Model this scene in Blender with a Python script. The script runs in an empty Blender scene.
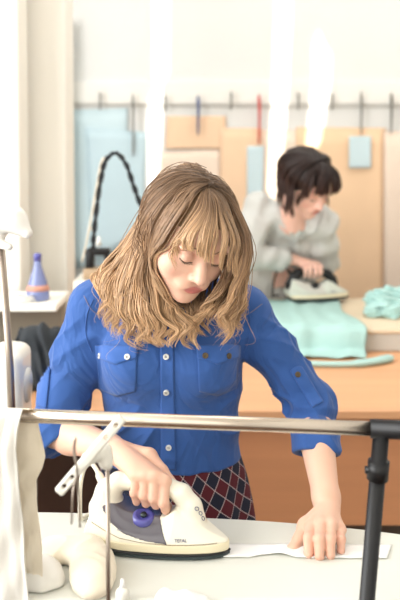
import bpy, bmesh, math, random
import numpy as np
import openvdb
from mathutils import Vector, Matrix, Euler
random.seed(7)
rng = np.random.default_rng(7)
SC = bpy.context.scene
COL = SC.collection
F = 600 * 50 / 36.0
PITCH = math.radians(3.0)
CAMZ = 1.6
CX, CY = 200.0, 194.0

# ------------------------------------------------------------------ helpers
def P(px, py, Y):
    """world point seen at photo pixel (px, py) at distance Y into the room"""
    u = (px - CX) / F; w = -(py - CY) / F
    dy = math.cos(PITCH) + w * math.sin(PITCH)
    dz = -math.sin(PITCH) + w * math.cos(PITCH)
    t = Y / dy
    return np.array([u * t, Y, CAMZ + dz * t])

def PZ(px, py, z):
    """world point seen at photo pixel (px, py) on the level plane z"""
    u = (px - CX) / F; w = -(py - CY) / F
    dy = math.cos(PITCH) + w * math.sin(PITCH)
    dz = -math.sin(PITCH) + w * math.cos(PITCH)
    t = (z - CAMZ) / dz
    return np.array([u * t, dy * t, z])

def link(o, parent=None):
    COL.objects.link(o)
    if parent is not None:
        o.parent = parent
    return o

def thing(name, label, cat, loc=(0, 0, 0), group=None):
    o = bpy.data.objects.new(name, None)
    o.empty_display_size = 0.05
    COL.objects.link(o)
    o.location = loc
    o['label'] = label; o['category'] = cat
    if group: o['group'] = group
    return o

def tag(o, label, cat, group=None):
    o['label'] = label; o['category'] = cat
    if group: o['group'] = group
    return o

def struct(o):
    o['kind'] = 'structure'
    return o

def obj(name, me, mat=None, parent=None, smooth=True):
    """mesh given in world coordinates; linked under parent keeping its place"""
    if isinstance(me, bmesh.types.BMesh):
        m = bpy.data.meshes.new(name); me.normal_update(); me.to_mesh(m); me.free(); me = m
    me.name = name
    if mat is not None and not me.materials:
        for mm in (mat if isinstance(mat, (list, tuple)) else [mat]):
            me.materials.append(mm)
    me.polygons.foreach_set('use_smooth', [smooth] * len(me.polygons))
    o = bpy.data.objects.new(name, me)
    COL.objects.link(o)
    if parent is not None:
        o.parent = parent
        # keep world placement: parents are never rotated or scaled
        off = Vector((0, 0, 0)); q = parent
        while q is not None:
            off += Vector(q.location); q = q.parent
        o.location = -off
    else:
        # origin to the base of the mesh
        co = np.empty(len(me.vertices) * 3); me.vertices.foreach_get('co', co); co = co.reshape(-1, 3)
        c = Vector(((co[:, 0].min() + co[:, 0].max()) / 2, (co[:, 1].min() + co[:, 1].max()) / 2, co[:, 2].min()))
        me.transform(Matrix.Translation(-c)); o.location = c
    return o

def from_arrays(name, V, Fc):
    me = bpy.data.meshes.new(name)
    me.from_pydata([tuple(map(float, v)) for v in V], [], [tuple(map(int, f)) for f in Fc])
    me.update()
    return me

def bx(bm, c, s, rot=None, bevel=0.0, seg=2):
    """box centre c, full size s, optional Euler/Matrix rotation"""
    r = bmesh.ops.create_cube(bm, size=1.0)
    vs = r['verts']
    bmesh.ops.scale(bm, vec=Vector(s), verts=vs)
    if bevel > 0:
        es = list({e for v in vs for e in v.link_edges})
        rb = bmesh.ops.bevel(bm, geom=es, offset=bevel, segments=seg, affect='EDGES', profile=0.5)
        vs = list({v for f in rb['faces'] for v in f.verts} | {v for v in vs if v.is_valid})
    if rot is not None:
        m = rot.to_matrix() if isinstance(rot, Euler) else rot
        bmesh.ops.rotate(bm, cent=(0, 0, 0), matrix=m, verts=vs)
    bmesh.ops.translate(bm, vec=Vector(c), verts=vs)
    return vs

def frame_of(d):
    d = Vector(d).normalized()
    up = Vector((0, 0, 1)) if abs(d.z) < 0.95 else Vector((1, 0, 0))
    a = d.cross(up).normalized(); b = a.cross(d).normalized()
    return d, a, b

def tube(bm, pts, rad, n=10, cap=True, flat=1.0):
    """tube through pts, rad a number or list; flat squeezes the second axis"""
    pts = [Vector(p) for p in pts]
    if not hasattr(rad, '__len__'): rad = [rad] * len(pts)
    rings = []; a = None
    for i, p in enumerate(pts):
        d = (pts[min(i + 1, len(pts) - 1)] - pts[max(i - 1, 0)]).normalized()
        if a is None:
            _, a, b = frame_of(d)
        else:
            a = (a - d * a.dot(d)).normalized(); b = a.cross(d)
        rings.append([bm.verts.new(p + (a * math.cos(2 * math.pi * k / n) + b * math.sin(2 * math.pi * k / n) * flat) * rad[i]) for k in range(n)])
    for r0, r1 in zip(rings, rings[1:]):
        for k in range(n):
            bm.faces.new((r0[k], r0[(k + 1) % n], r1[(k + 1) % n], r1[k]))
    if cap:
        bm.faces.new(rings[0][::-1]); bm.faces.new(rings[-1])

def lathe(bm, prof, n=32, mat=None):
    """prof: list of (r, z); mat: 4x4 placing it"""
    rings = []
    for r, z in prof:
        if r < 1e-6:
            rings.append([bm.verts.new((0, 0, z))])
        else:
            rings.append([bm.verts.new((r * math.cos(2 * math.pi * k / n), r * math.sin(2 * math.pi * k / n), z)) for k in range(n)])
    for r0, r1 in zip(rings, rings[1:]):
        for k in range(n):
            a = r0[k % len(r0)]; b = r0[(k + 1) % len(r0)]; c = r1[(k + 1) % len(r1)]; d = r1[k % len(r1)]
            f = []
            for v in (a, b, c, d):
                if v not in f: f.append(v)
            if len(f) > 2: bm.faces.new(f)
    for r in (rings[0], rings[-1]):
        if len(r) > 1:
            try: bm.faces.new(r)
            except ValueError: pass
    if mat is not None:
        vs = [v for r in rings for v in r]
        bmesh.ops.transform(bm, matrix=mat, verts=vs)
    bmesh.ops.recalc_face_normals(bm, faces=bm.faces)

def crom(pts, n):
    """Catmull-Rom resample of an (m,k) array to n points"""
    p = np.asarray(pts, float); m = len(p)
    if m == 2:
        t = np.linspace(0, 1, n)[:, None]; return p[0] * (1 - t) + p[1] * t
    q = np.vstack([2 * p[0] - p[1], p, 2 * p[-1] - p[-2]])
    t = np.linspace(0, m - 1 - 1e-9, n); i = t.astype(int); f = (t - i)[:, None]
    a, b, c, d = q[i], q[i + 1], q[i + 2], q[i + 3]
    return 0.5 * ((2 * b) + (-a + c) * f + (2 * a - 5 * b + 4 * c - d) * f ** 2 + (-a + 3 * b - 3 * c + d) * f ** 3)

def sheet(name, grid, thick, mat, parent=None, sub=0):
    """a cloth or paper: grid (n,m,3) of points, given real thickness"""
    g = np.asarray(grid, float); n, m, _ = g.shape
    gu = np.gradient(g, axis=0); gv = np.gradient(g, axis=1)
    N = np.cross(gu, gv); N /= np.linalg.norm(N, axis=2, keepdims=True) + 1e-12
    A = (g + N * thick / 2).reshape(-1, 3); B = (g - N * thick / 2).reshape(-1, 3)
    V = np.vstack([A, B]); o = n * m; Fc = []
    for i in range(n - 1):
        for j in range(m - 1):
            a = i * m + j
            Fc.append((a, a + m, a + m + 1, a + 1)); Fc.append((o + a, o + a + 1, o + a + m + 1, o + a + m))
    for i in range(n - 1):
        a = i * m; Fc.append((a, o + a, o + a + m, a + m))
        a = i * m + m - 1; Fc.append((a, a + m, o + a + m, o + a))
    for j in range(m - 1):
        a = j; Fc.append((a, a + 1, o + a + 1, o + a))
        a = (n - 1) * m + j; Fc.append((a, o + a, o + a + 1, a + 1))
    return obj(name, from_arrays(name, V, Fc), mat, parent)

# ------------------------------------------------------------------ materials
def srgb(r, g, b):
    f = lambda c: (c / 255 / 12.92) if c / 255 <= 0.04045 else ((c / 255 + 0.055) / 1.055) ** 2.4
    return (f(r), f(g), f(b), 1.0)

def mat(name, col, rough=0.6, metal=0.0, var=0.0, vscale=20.0, bump=0.0, bscale=200.0, stretch=(1, 1, 1), alpha=None,
        sss=0.0, coat=0.0, sheen=0.0, trans=0.0, attr=None, spec=0.5, ior=1.45, bdist=.004, crease=False, detail=3.0, emit=None, rand=0.0):
    m = bpy.data.materials.new(name); m.use_nodes = True
    nt = m.node_tree; N = nt.nodes; L = nt.links
    b = N['Principled BSDF']
    b.inputs['Roughness'].default_value = rough; b.inputs['Metallic'].default_value = metal
    b.inputs['Specular IOR Level'].default_value = spec; b.inputs['IOR'].default_value = ior
    if coat: b.inputs['Coat Weight'].default_value = coat; b.inputs['Coat Roughness'].default_value = 0.1
    if sheen: b.inputs['Sheen Weight'].default_value = sheen; b.inputs['Sheen Roughness'].default_value = 0.5
    if trans: b.inputs['Transmission Weight'].default_value = trans
    if sss:
        b.inputs['Subsurface Weight'].default_value = sss
        b.inputs['Subsurface Radius'].default_value = (0.012, 0.005, 0.003); b.inputs['Subsurface Scale'].default_value = 1.0
    tc = N.new('ShaderNodeTexCoord'); mp = N.new('ShaderNodeMapping'); mp.inputs['Scale'].default_value = stretch
    L.new(tc.outputs['Object'], mp.inputs['Vector'])
    c = srgb(*col)
    src = None
    if attr:
        a = N.new('ShaderNodeAttribute'); a.attribute_name = attr; src = a.outputs['Color']
    if var > 0 or rand > 0:
        nz = N.new('ShaderNodeTexNoise'); nz.inputs['Scale'].default_value = vscale; nz.inputs['Detail'].default_value = detail
        L.new(mp.outputs[0], nz.inputs['Vector'])
        hs = N.new('ShaderNodeHueSaturation')
        if src is not None: L.new(src, hs.inputs['Color'])
        else: hs.inputs['Color'].default_value = c
        mr = N.new('ShaderNodeMapRange'); mr.inputs['From Min'].default_value = 0.3; mr.inputs['From Max'].default_value = 0.7
        mr.inputs['To Min'].default_value = 1 - var; mr.inputs['To Max'].default_value = 1 + var
        L.new(nz.outputs['Fac'], mr.inputs['Value'])
        val = mr.outputs[0]
        if rand > 0:
            g = N.new('ShaderNodeNewGeometry'); r2 = N.new('ShaderNodeMapRange')
            r2.inputs['To Min'].default_value = 1 - rand; r2.inputs['To Max'].default_value = 1 + rand
            L.new(g.outputs['Random Per Island'], r2.inputs['Value'])
            mu = N.new('ShaderNodeMath'); mu.operation = 'MULTIPLY'; L.new(val, mu.inputs[0]); L.new(r2.outputs[0], mu.inputs[1]); val = mu.outputs[0]
        L.new(val, hs.inputs['Value']); src = hs.outputs[0]
    if src is not None: L.new(src, b.inputs['Base Color'])
    else: b.inputs['Base Color'].default_value = c
    if bump > 0:
        n2 = N.new('ShaderNodeTexNoise'); n2.inputs['Scale'].default_value = bscale; n2.inputs['Detail'].default_value = detail
        L.new(mp.outputs[0], n2.inputs['Vector'])
        bp = N.new('ShaderNodeBump'); bp.inputs['Strength'].default_value = bump; bp.inputs['Distance'].default_value = bdist
        hsrc = n2.outputs['Fac']
        if crease:
            n2.inputs['Distortion'].default_value = 0.8
            m1 = N.new('ShaderNodeMath'); m1.operation = 'PINGPONG'; m1.inputs[1].default_value = 0.12; L.new(hsrc, m1.inputs[0]); hsrc = m1.outputs[0]
        L.new(hsrc, bp.inputs['Height']); L.new(bp.outputs[0], b.inputs['Normal'])
    if alpha is not None: b.inputs['Alpha'].default_value = alpha
    if emit: b.inputs['Emission Color'].default_value = srgb(*emit[0]); b.inputs['Emission Strength'].default_value = emit[1]
    return m

# ------------------------------------------------------------------ signed distance modelling
def nrm(v):
    v = np.asarray(v, float); return v / (np.linalg.norm(v) + 1e-12)

class S:
    """smooth union of simple solids, turned into one continuous mesh"""
    def __init__(s): s.ops = []
    def _add(s, f, c, r, k, mode): s.ops.append((f, np.asarray(c, float), r, k, mode)); return s
    def ball(s, c, r, k=0.01, mode='u'):
        c = np.asarray(c, float)
        return s._add(lambda p: np.linalg.norm(p - c, axis=-1) - r, c, r, k, mode)
    def ell(s, c, r, R=None, k=0.01, mode='u'):
        c = np.asarray(c, float); r = np.asarray(r, float); R = np.eye(3) if R is None else np.asarray(R, float)
        def f(p):
            q = (p - c) @ R
            k0 = np.linalg.norm(q / r, axis=-1); k1 = np.linalg.norm(q / (r * r), axis=-1) + 1e-9
            return k0 * (k0 - 1) / k1
        return s._add(f, c, float(r.max()), k, mode)
    def cone(s, a, b, ra, rb, k=0.01, mode='u', flat=None, fdir=None):
        a = np.asarray(a, float); b = np.asarray(b, float); ba = b - a; L2 = float(ba @ ba) + 1e-12
        fd = None if fdir is None else nrm(fdir)
        def f(p):
            pa = p - a
            h = np.clip((pa @ ba) / L2, 0, 1)
            q = pa - h[..., None] * ba
            if fd is not None:
                q = q + (q @ fd)[..., None] * fd * (1 / flat - 1)
            d = np.linalg.norm(q, axis=-1) - (ra + (rb - ra) * h)
            return d * (flat if (fd is not None and flat < 1) else 1)
        return s._add(f, (a + b) / 2, float(np.sqrt(L2) / 2 + max(ra, rb) / (flat if flat and flat < 1 else 1) * 1.1), k, mode)
    def chain(s, pts, rs, k=0.01, **kw):
        for i in range(len(pts) - 1): s.cone(pts[i], pts[i + 1], rs[i], rs[i + 1], k, **kw)
        return s
    def loft(s, secs, k=0.02, mode='u', pw=2.0):
        """secs rows: z, cx, cy, a, b - elliptical sections stacked in z"""
        q = np.asarray(sorted(secs), float); z = q[:, 0]; zz = np.linspace(z[0], z[-1], 80)
        tab = np.stack([np.interp(zz, z, q[:, i]) for i in range(1, 5)], 1)
        ker = np.hanning(13); ker /= ker.sum()
        pad = np.vstack([np.repeat(tab[:1], 6, 0), tab, np.repeat(tab[-1:], 6, 0)])
        tab = np.stack([np.convolve(pad[:, i], ker, 'valid') for i in range(4)], 1)
        def f(p):
            pz = p[..., 2]
            cx, cy, a, b = [np.interp(pz, zz, tab[:, i]) for i in range(4)]
            dx = np.abs(p[..., 0] - cx) / a; dy = np.abs(p[..., 1] - cy) / b
            rr = (dx ** pw + dy ** pw) ** (1 / pw)
            d = (rr - 1) * np.minimum(a, b) * 0.9
            dz = np.maximum(zz[0] - pz, pz - zz[-1])
            return np.where(dz > 0, np.sqrt(np.maximum(d, 0) ** 2 + dz ** 2), np.maximum(d, dz))
        c = np.array([q[:, 1].mean(), q[:, 2].mean(), (z[0] + z[-1]) / 2])
        r = float(np.hypot((z[-1] - z[0]) / 2, max(q[:, 3].max(), q[:, 4].max()) + 0.06))
        return s._add(f, c, r, k, mode)
    def plane(s, pt, n, k=0.002, mode='i'):
        pt = np.asarray(pt, float); n = nrm(n)
        return s._add(lambda p: (p - pt) @ n, pt, 1e3, k, mode)
    def rbox(s, c, h, R=None, r=0.004, k=0.004, mode='u'):
        c = np.asarray(c, float); h = np.asarray(h, float) - r; R = np.eye(3) if R is None else np.asarray(R, float)
        def f(p):
            q = np.abs((p - c) @ R) - h
            return np.linalg.norm(np.maximum(q, 0), axis=-1) + np.minimum(q.max(-1), 0) - r
        return s._add(f, c, float(np.linalg.norm(h) + r), k, mode)
    def disp(s, f): return s._add(f, (0, 0, 0), 1e3, 0, 'd')
    def fn(s, f, c, r, k=0.005, mode='u'): return s._add(f, c, r, k, mode)
    @staticmethod
    def _comb(d, e, k, mode):
        if mode == 's': e = -e
        if mode == 'u':
            if k <= 0: return np.minimum(d, e)
            h = np.maximum(k - np.abs(d - e), 0) / k
            return np.minimum(d, e) - h * h * k * 0.25
        if k <= 0: return np.maximum(d, e)
        h = np.maximum(k - np.abs(d - e), 0) / k
        return np.maximum(d, e) + h * h * k * 0.25
    def __call__(s, p):
        p = np.asarray(p, float); d = np.full(p.shape[:-1], 9.0)
        for f, c, r, k, m in s.ops:
            d = d + f(p) if m == 'd' else s._comb(d, f(p), k, m)
        return d
    def mesh(s, name, lo, hi, vox):
        lo = np.asarray(lo, float); hi = np.asarray(hi, float); B = 12
        nb = np.maximum(np.ceil((hi - lo) / (vox * B)).astype(int), 1); n = nb * B
        idx = np.stack(np.meshgrid(*[np.arange(k) for k in nb], indexing='ij'), -1).reshape(-1, 3)
        cen = lo + (idx * B + (B - 1) / 2) * vox
        dc = s(cen); half = vox * B * 0.87
        arr = np.full(tuple(n), 1.0, np.float32)
        act = np.abs(dc) < half * 1.6 + 0.012
        for i in np.where(~act & (dc < 0))[0]:
            a, b, c = idx[i] * B; arr[a:a + B, b:b + B, c:c + B] = -1.0
        ids = idx[act]; cen = cen[act]
        off = np.stack(np.meshgrid(*[np.arange(B)] * 3, indexing='ij'), -1).reshape(-1, 3) * vox
        for c0 in range(0, len(ids), 400):
            ii = ids[c0:c0 + 400]; cc = cen[c0:c0 + 400]
            pts = (lo + ii * B * vox)[:, None, :] + off[None]
            d = np.full(pts.shape[:-1], 9.0)
            for f, c, r, k, m in s.ops:
                if r > 100: near = np.ones(len(ii), bool)
                else: near = np.linalg.norm(cc - c, axis=1) < r + half * 1.05 + k + 0.012
                if m == 'i': near[:] = True
                if not near.any(): continue
                e = f(pts[near])
                d[near] = d[near] + e if m == 'd' else s._comb(d[near], e, k, m)
            d = d.reshape(-1, B, B, B)
            for (a, b, c), blk in zip(ii * B, d): arr[a:a + B, b:b + B, c:c + B] = blk
        np.clip(arr, -4 * vox, 4 * vox, out=arr)
        g = openvdb.FloatGrid(background=4 * vox)
        g.copyFromArray(arr)
        pts, quads = g.convertToQuads(isovalue=0.0)
        V = pts * vox + lo
        me = bpy.data.meshes.new(name)
        me.from_pydata(V.tolist(), [], quads[:, ::-1].tolist()); me.update()
        # keep only the outside orientation
        bm = bmesh.new(); bm.from_mesh(me); bmesh.ops.recalc_face_normals(bm, faces=bm.faces); bm.to_mesh(me); bm.free()
        return me
    def grad(s, p, h=0.0015):
        p = np.asarray(p, float); g = np.zeros_like(p)
        for i in range(3):
            e = np.zeros(3); e[i] = h; g[..., i] = s(p + e) - s(p - e)
        return g / (np.linalg.norm(g, axis=-1, keepdims=True) + 1e-12)
    def hit(s, px, py, y0=0.9, y1=4.5):
        """points of this surface seen at photo pixels (arrays)"""
        px = np.atleast_1d(np.asarray(px, float)); py = np.atleast_1d(np.asarray(py, float))
        a = np.array([P(x, y, 1.0) for x, y in zip(px.ravel(), py.ravel())]) - np.array([0, 0, CAMZ])
        a /= np.linalg.norm(a, axis=1, keepdims=True)
        t = np.full(len(a), y0); o = np.array([0, 0, CAMZ])
        for _ in range(90):
            d = s(o + a * t[:, None]); t = t + np.clip(d, -0.02, 0.3) * 0.6
        t = np.minimum(t, y1)
        return (o + a * t[:, None]).reshape(px.shape + (3,))

def colour_points(me, f):
    co = np.empty(len(me.vertices) * 3); me.vertices.foreach_get('co', co); co = co.reshape(-1, 3)
    c = f(co); at = me.color_attributes.new('Col', 'FLOAT_COLOR', 'POINT')
    at.data.foreach_set('color', np.hstack([c, np.ones((len(c), 1))]).astype(np.float32).ravel())

def patch(name, surf, quad, off, thick, mat_, parent, nu=14, nv=14, shape=None):
    """a piece of cloth sewn on a surface: quad = 4 photo pixels tl,tr,br,bl"""
    q = np.asarray(quad, float); u = np.linspace(0, 1, nu)[:, None]; v = np.linspace(0, 1, nv)[None, :]
    X = (1 - v) * ((1 - u) * q[0, 0] + u * q[1, 0]) + v * ((1 - u) * q[3, 0] + u * q[2, 0])
    Y = (1 - v) * ((1 - u) * q[0, 1] + u * q[1, 1]) + v * ((1 - u) * q[3, 1] + u * q[2, 1])
    if shape is not None: Y = Y + shape(u, v)
    H = surf.hit(X, Y); N = surf.grad(H)
    return sheet(name, H + N * off, thick, mat_, parent)
EXPO = -0.3
E_LEFT, E_FRONT, E_CEIL, E_SUN = 185.0, 34.0, 36.0, 9.0
# ------------------------------------------------------------------ camera
cam = bpy.data.cameras.new('camera'); cam.sensor_fit = 'VERTICAL'; cam.sensor_height = 36; cam.sensor_width = 24; cam.lens = 50
cam.shift_y = -(300 - CY) / 600.0
cam.clip_start = 0.05
cam.dof.use_dof = True; cam.dof.focus_distance = 1.58; cam.dof.aperture_fstop = 3.2
co = bpy.data.objects.new('camera', cam); COL.objects.link(co)
co.location = (0, 0, CAMZ); co.rotation_euler = (math.radians(90) - PITCH, 0, 0)
SC.camera = co
SC.view_settings.view_transform = 'Standard'; SC.view_settings.look = 'None'; SC.view_settings.gamma = 1.0
SC.view_settings.exposure = EXPO
SC.view_settings.use_curve_mapping = False
w = bpy.data.worlds.new('world'); SC.world = w; w.use_nodes = True
w.node_tree.nodes['Background'].inputs[0].default_value = (0.86, 0.93, 1.0, 1)
w.node_tree.nodes['Background'].inputs[1].default_value = 1.5

# ------------------------------------------------------------------ palette
M = {}
M['wall'] = mat('wall_paint', (229, 229, 226), 0.85, var=0.02, vscale=1.2, bump=0.05, bscale=60)
M['wall_warm'] = mat('partition_paint', (241, 237, 227), 0.8, var=0.02, vscale=1.5)
M['ceiling'] = mat('ceiling_paint', (240, 238, 232), 0.9)
M['floor'] = mat('floor_boards', (92, 68, 50), 0.6, var=0.25, vscale=4, stretch=(1, 0.15, 1))
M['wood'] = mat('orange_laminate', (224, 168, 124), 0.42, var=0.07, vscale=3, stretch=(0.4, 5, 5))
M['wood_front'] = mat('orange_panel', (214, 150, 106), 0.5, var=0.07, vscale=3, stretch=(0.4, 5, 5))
M['brown'] = mat('dark_brown_board', (74, 50, 38), 0.5, var=0.1, vscale=5)
M['curtain'] = mat('curtain_cloth', (225, 222, 210), 0.9)
M['frame'] = mat('window_frame_paint', (235, 235, 230), 0.5)
M['glass'] = mat('clear_glass', (250, 255, 255), 0.02, trans=1.0, ior=1.05)
M['tabletop'] = mat('table_cover', (219, 219, 210), 0.55, var=0.02, vscale=6, bump=0.12, bscale=9)
M['chrome'] = mat('chrome', (222, 208, 192), 0.27, metal=1.0)
M['steel'] = mat('brushed_steel', (165, 152, 140), 0.35, metal=0.9)
M['black'] = mat('black_plastic', (22, 22, 24), 0.42)
M['white_plastic'] = mat('white_plastic', (236, 233, 222), 0.4, coat=0.2)
M['iron_white'] = mat('cream_plastic', (238, 233, 216), 0.28, coat=0.3)
M['iron_skirt'] = mat('warm_cream_plastic', (232, 221, 190), 0.35)
M['iron_sole'] = mat('dark_soleplate', (66, 76, 78), 0.3, metal=0.6)
M['iron_black'] = mat('soleplate_rim', (30, 30, 32), 0.4)
M['iron_window'] = mat('smoky_tank', (104, 100, 110), 0.12, coat=0.6, trans=0.25)
M['iron_knob'] = mat('blue_dial', (84, 84, 160), 0.25, coat=0.5)
M['navy_ink'] = mat('navy_ink', (38, 44, 110), 0.5)
M['grey_ink'] = mat('grey_ink', (150, 150, 165), 0.5)
M['white_cloth'] = mat('white_cotton', (228, 225, 217), 0.9, sheen=0.2, bump=0.15, bscale=500)
M['cream_cloth'] = mat('cream_cotton', (236, 225, 204), 0.9, sheen=0.2, bump=0.15, bscale=400, var=0.03, vscale=14)
M['strip'] = mat('white_fabric_strip', (244, 243, 240), 0.85)
M['mint'] = mat('mint_fabric', (174, 210, 205), 0.9, var=0.04, vscale=8, bump=0.2, bscale=30)
M['beige'] = mat('beige_board_cover', (222, 205, 178), 0.8, var=0.03, vscale=8)
M['board_side'] = mat('grey_board_side', (200, 197, 188), 0.7)
M['blue_paper'] = mat('pale_blue_paper', (206, 226, 232), 0.9, var=0.03, vscale=3)
M['blue_paper2'] = mat('blue_grey_paper', (200, 222, 230), 0.9, var=0.03, vscale=4)
M['tan_paper'] = mat('tan_kraft_paper', (243, 208, 172), 0.9, var=0.05, vscale=3)
M['orange_paper'] = mat('light_orange_paper', (245, 211, 178), 0.9, var=0.04, vscale=4)
M['peach_paper'] = mat('peach_paper', (243, 223, 205), 0.9, var=0.03, vscale=4)
M['wire'] = mat('grey_wire', (176, 172, 160), 0.5, metal=0.3)
M['peg_grey'] = mat('grey_peg', (120, 118, 112), 0.5)
M['peg_blue'] = mat('blue_peg', (48, 72, 130), 0.45)
M['peg_red'] = mat('red_peg', (206, 60, 52), 0.45)
M['cord'] = mat('black_cord', (30, 34, 38), 0.6)
M['bottle'] = mat('blue_glass', (140, 152, 204), 0.15, coat=0.5, trans=0.3)
M['label'] = mat('orange_label', (206, 150, 130), 0.6)
M['shelf_shade_grey'] = mat('shelf_shade_grey', (136, 126, 110), 0.6)  # grey-brown of the shadow below the shelf, painted as a base colour
M['dark_cloth'] = mat('charcoal_cloth', (52, 56, 60), 0.9, var=0.15, vscale=12, bump=0.3, bscale=40)
M['lamp_white'] = mat('lamp_enamel', (240, 238, 230), 0.3, coat=0.3)
M['teal_edge'] = mat('teal_strip', (120, 150, 150), 0.7)

# ------------------------------------------------------------------ the room
def wall(name, boxes, m):
    bm = bmesh.new()
    for lo, hi in boxes:
        lo = Vector(lo); hi = Vector(hi); bx(bm, (lo + hi) / 2, hi - lo)
    o = obj(name, bm, m, smooth=False); return struct(o)
XL, XR, YF, YB, H = -2.4, 2.6, -1.6, 4.3, 3.6
wall('floor', [((XL - .1, YF - .1, -.1), (XR + .1, YB + .1, 0))], M['floor'])
wall('ceiling', [((XL - .1, YF - .1, H), (XR + .1, YB + .1, H + .1))], M['ceiling'])
wall('wall_back', [((XL - .1, YB, 0), (XR + .1, YB + .1, H))], M['wall'])
wall('wall_right', [((XR, YF, 0), (XR + .1, YB, H))], M['wall'])
# left wall with a wide window, front wall (behind the camera) with another
wy0, wy1, wz0, wz1 = -0.9, 2.2, 0.95, 3.2
wall('wall_left', [((XL - .1, YF, 0), (XL, YB, wz0)), ((XL - .1, YF, wz1), (XL, YB, H)),
                   ((XL - .1, YF, wz0), (XL, wy0, wz1)), ((XL - .1, wy1, wz0), (XL, YB, wz1))], M['wall'])
vx0, vx1, vz0, vz1 = -1.9, 1.5, 0.95, 3.45
wall('wall_front', [((XL, YF - .1, 0), (XR, YF, vz0)), ((XL, YF - .1, vz1), (XR, YF, H)),
                    ((XL, YF - .1, vz0), (vx0, YF, vz1)), ((vx1, YF - .1, vz0), (XR, YF, vz1))], M['wall'])
def win_frame(name, c, w_, h_, axis, nb):
    bm = bmesh.new()
    for i in range(nb + 1):
        t = -w_ / 2 + w_ * i / nb
        s = (0.05, 0.05, h_)
        bx(bm, (c[0] + (t if axis == 'x' else 0), c[1] + (t if axis == 'y' else 0), c[2]), s)
    for z in (-h_ / 2, h_ / 2):
        bx(bm, (c[0], c[1], c[2] + z), (w_, 0.05, 0.05) if axis == 'x' else (0.05, w_, 0.05))
    return struct(obj(name, bm, M['frame'], smooth=False))
win_frame('window_1', (XL - .05, (wy0 + wy1) / 2, (wz0 + wz1) / 2), wy1 - wy0, wz1 - wz0, 'y', 3)

# sun through the gaps between the curtains of the window behind the camera
SD = nrm((0.10, 0.97, -0.13))
YC = YF + 0.12
def back(px, py):
    p = P(px, py, YB); return p - SD * ((YB - YC) / SD[1])
gaps = [[(153, -30, 170, -30), (153, 60, 170, 60), (152, 78, 170, 78), (159, 86, 160, 86), (149, 94, 164, 94), (147, 130, 163, 130), (147, 185, 160, 185), (150, 200, 152, 200)],
        [(276, -12, 291, -12), (275, 20, 292, 20), (272, 100, 288, 100), (269, 150, 284, 150), (267, 190, 280, 190), (272, 200, 274, 200)],
        [(318, 32, 320, 32), (312, 40, 327, 46), (312, 80, 333, 56), (309, 110, 329, 100), (305, 145, 321, 145), (310, 155, 313, 155)]]
zt, zb = vz1 + 0.1, vz0 - 0.1
zs = np.linspace(zb, zt, 60)
edges = []
for g in gaps:
    L = np.array([back(a, b) for a, b, c, d in g]); R = np.array([back(c, d) for a, b, c, d in g])
    o = np.argsort(L[:, 2]); L = L[o]; o = np.argsort(R[:, 2]); R = R[o]
    mid = (L[:, 0].mean() + R[:, 0].mean()) / 2
    lx = np.interp(zs, L[:, 2], L[:, 0]); rx = np.interp(zs, R[:, 2], R[:, 0])
    out = (zs < L[0, 2]) | (zs > L[-1, 2]); m_ = (lx + rx) / 2
    lx = np.where(out, m_ + 0.004, lx); rx = np.where(out, m_ - 0.004, rx)
    edges.append((lx, rx))
cur = [np.full(60, vx0 - 0.1)]
for l, r in edges: cur += [l, r]
cur.append(np.full(60, vx1 + 0.1))
where = ['over the left part of the window', 'between the first two gaps of sunlight', 'between the last two gaps of sunlight', 'over the right part of the window']
for i in range(0, 8, 2):
    a, b = cur[i], cur[i + 1]; n = 41
    g = np.zeros((60, n, 3))
    for j in range(n):
        t = j / (n - 1); g[:, j, 0] = a * (1 - t) + b * t
        g[:, j, 1] = YC + 0.02 * math.sin(j * 0.9) * (1 if 0 < j < n - 1 else 0) + 0.012 * (i % 4); g[:, j, 2] = zs
    c = sheet('window_curtain', g, 0.004, M['curtain'])
    tag(c, 'cream curtain %s behind the viewer' % where[i // 2], 'curtain', 'curtains of the tall window')

def area(name, loc, rot, sx, sy, e, col):
    l = bpy.data.lights.new(name, 'AREA'); l.shape = 'RECTANGLE'; l.size = sx; l.size_y = sy; l.energy = e; l.color = col
    o = bpy.data.objects.new(name, l); COL.objects.link(o); o.location = loc; o.rotation_euler = rot; return o
area('window_daylight', (XL + .02, (wy0 + wy1) / 2, (wz0 + wz1) / 2), (0, math.radians(-90), 0), wz1 - wz0, wy1 - wy0, E_LEFT, (1.0, 0.995, 0.98))
area('curtain_daylight', ((vx0 + vx1) / 2, YC + .06, (vz0 + vz1) / 2), (math.radians(90), 0, 0), vx1 - vx0, vz1 - vz0, E_FRONT, (1.0, 0.99, 0.97))
area('ceiling_area', (0.6, 2.9, H - .05), (0, 0, 0), 2.2, 1.6, E_CEIL, (1.0, 0.97, 0.93))  # wide unseen area light just under the ceiling, no fixture modelled
sun = bpy.data.lights.new('sun', 'SUN'); sun.energy = E_SUN; sun.angle = 0.004; sun.color = (1.0, 0.95, 0.86)
so = bpy.data.objects.new('sun', sun); COL.objects.link(so)
so.rotation_euler = Vector(tuple(SD)).to_track_quat('-Z', 'Y').to_euler()

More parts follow.
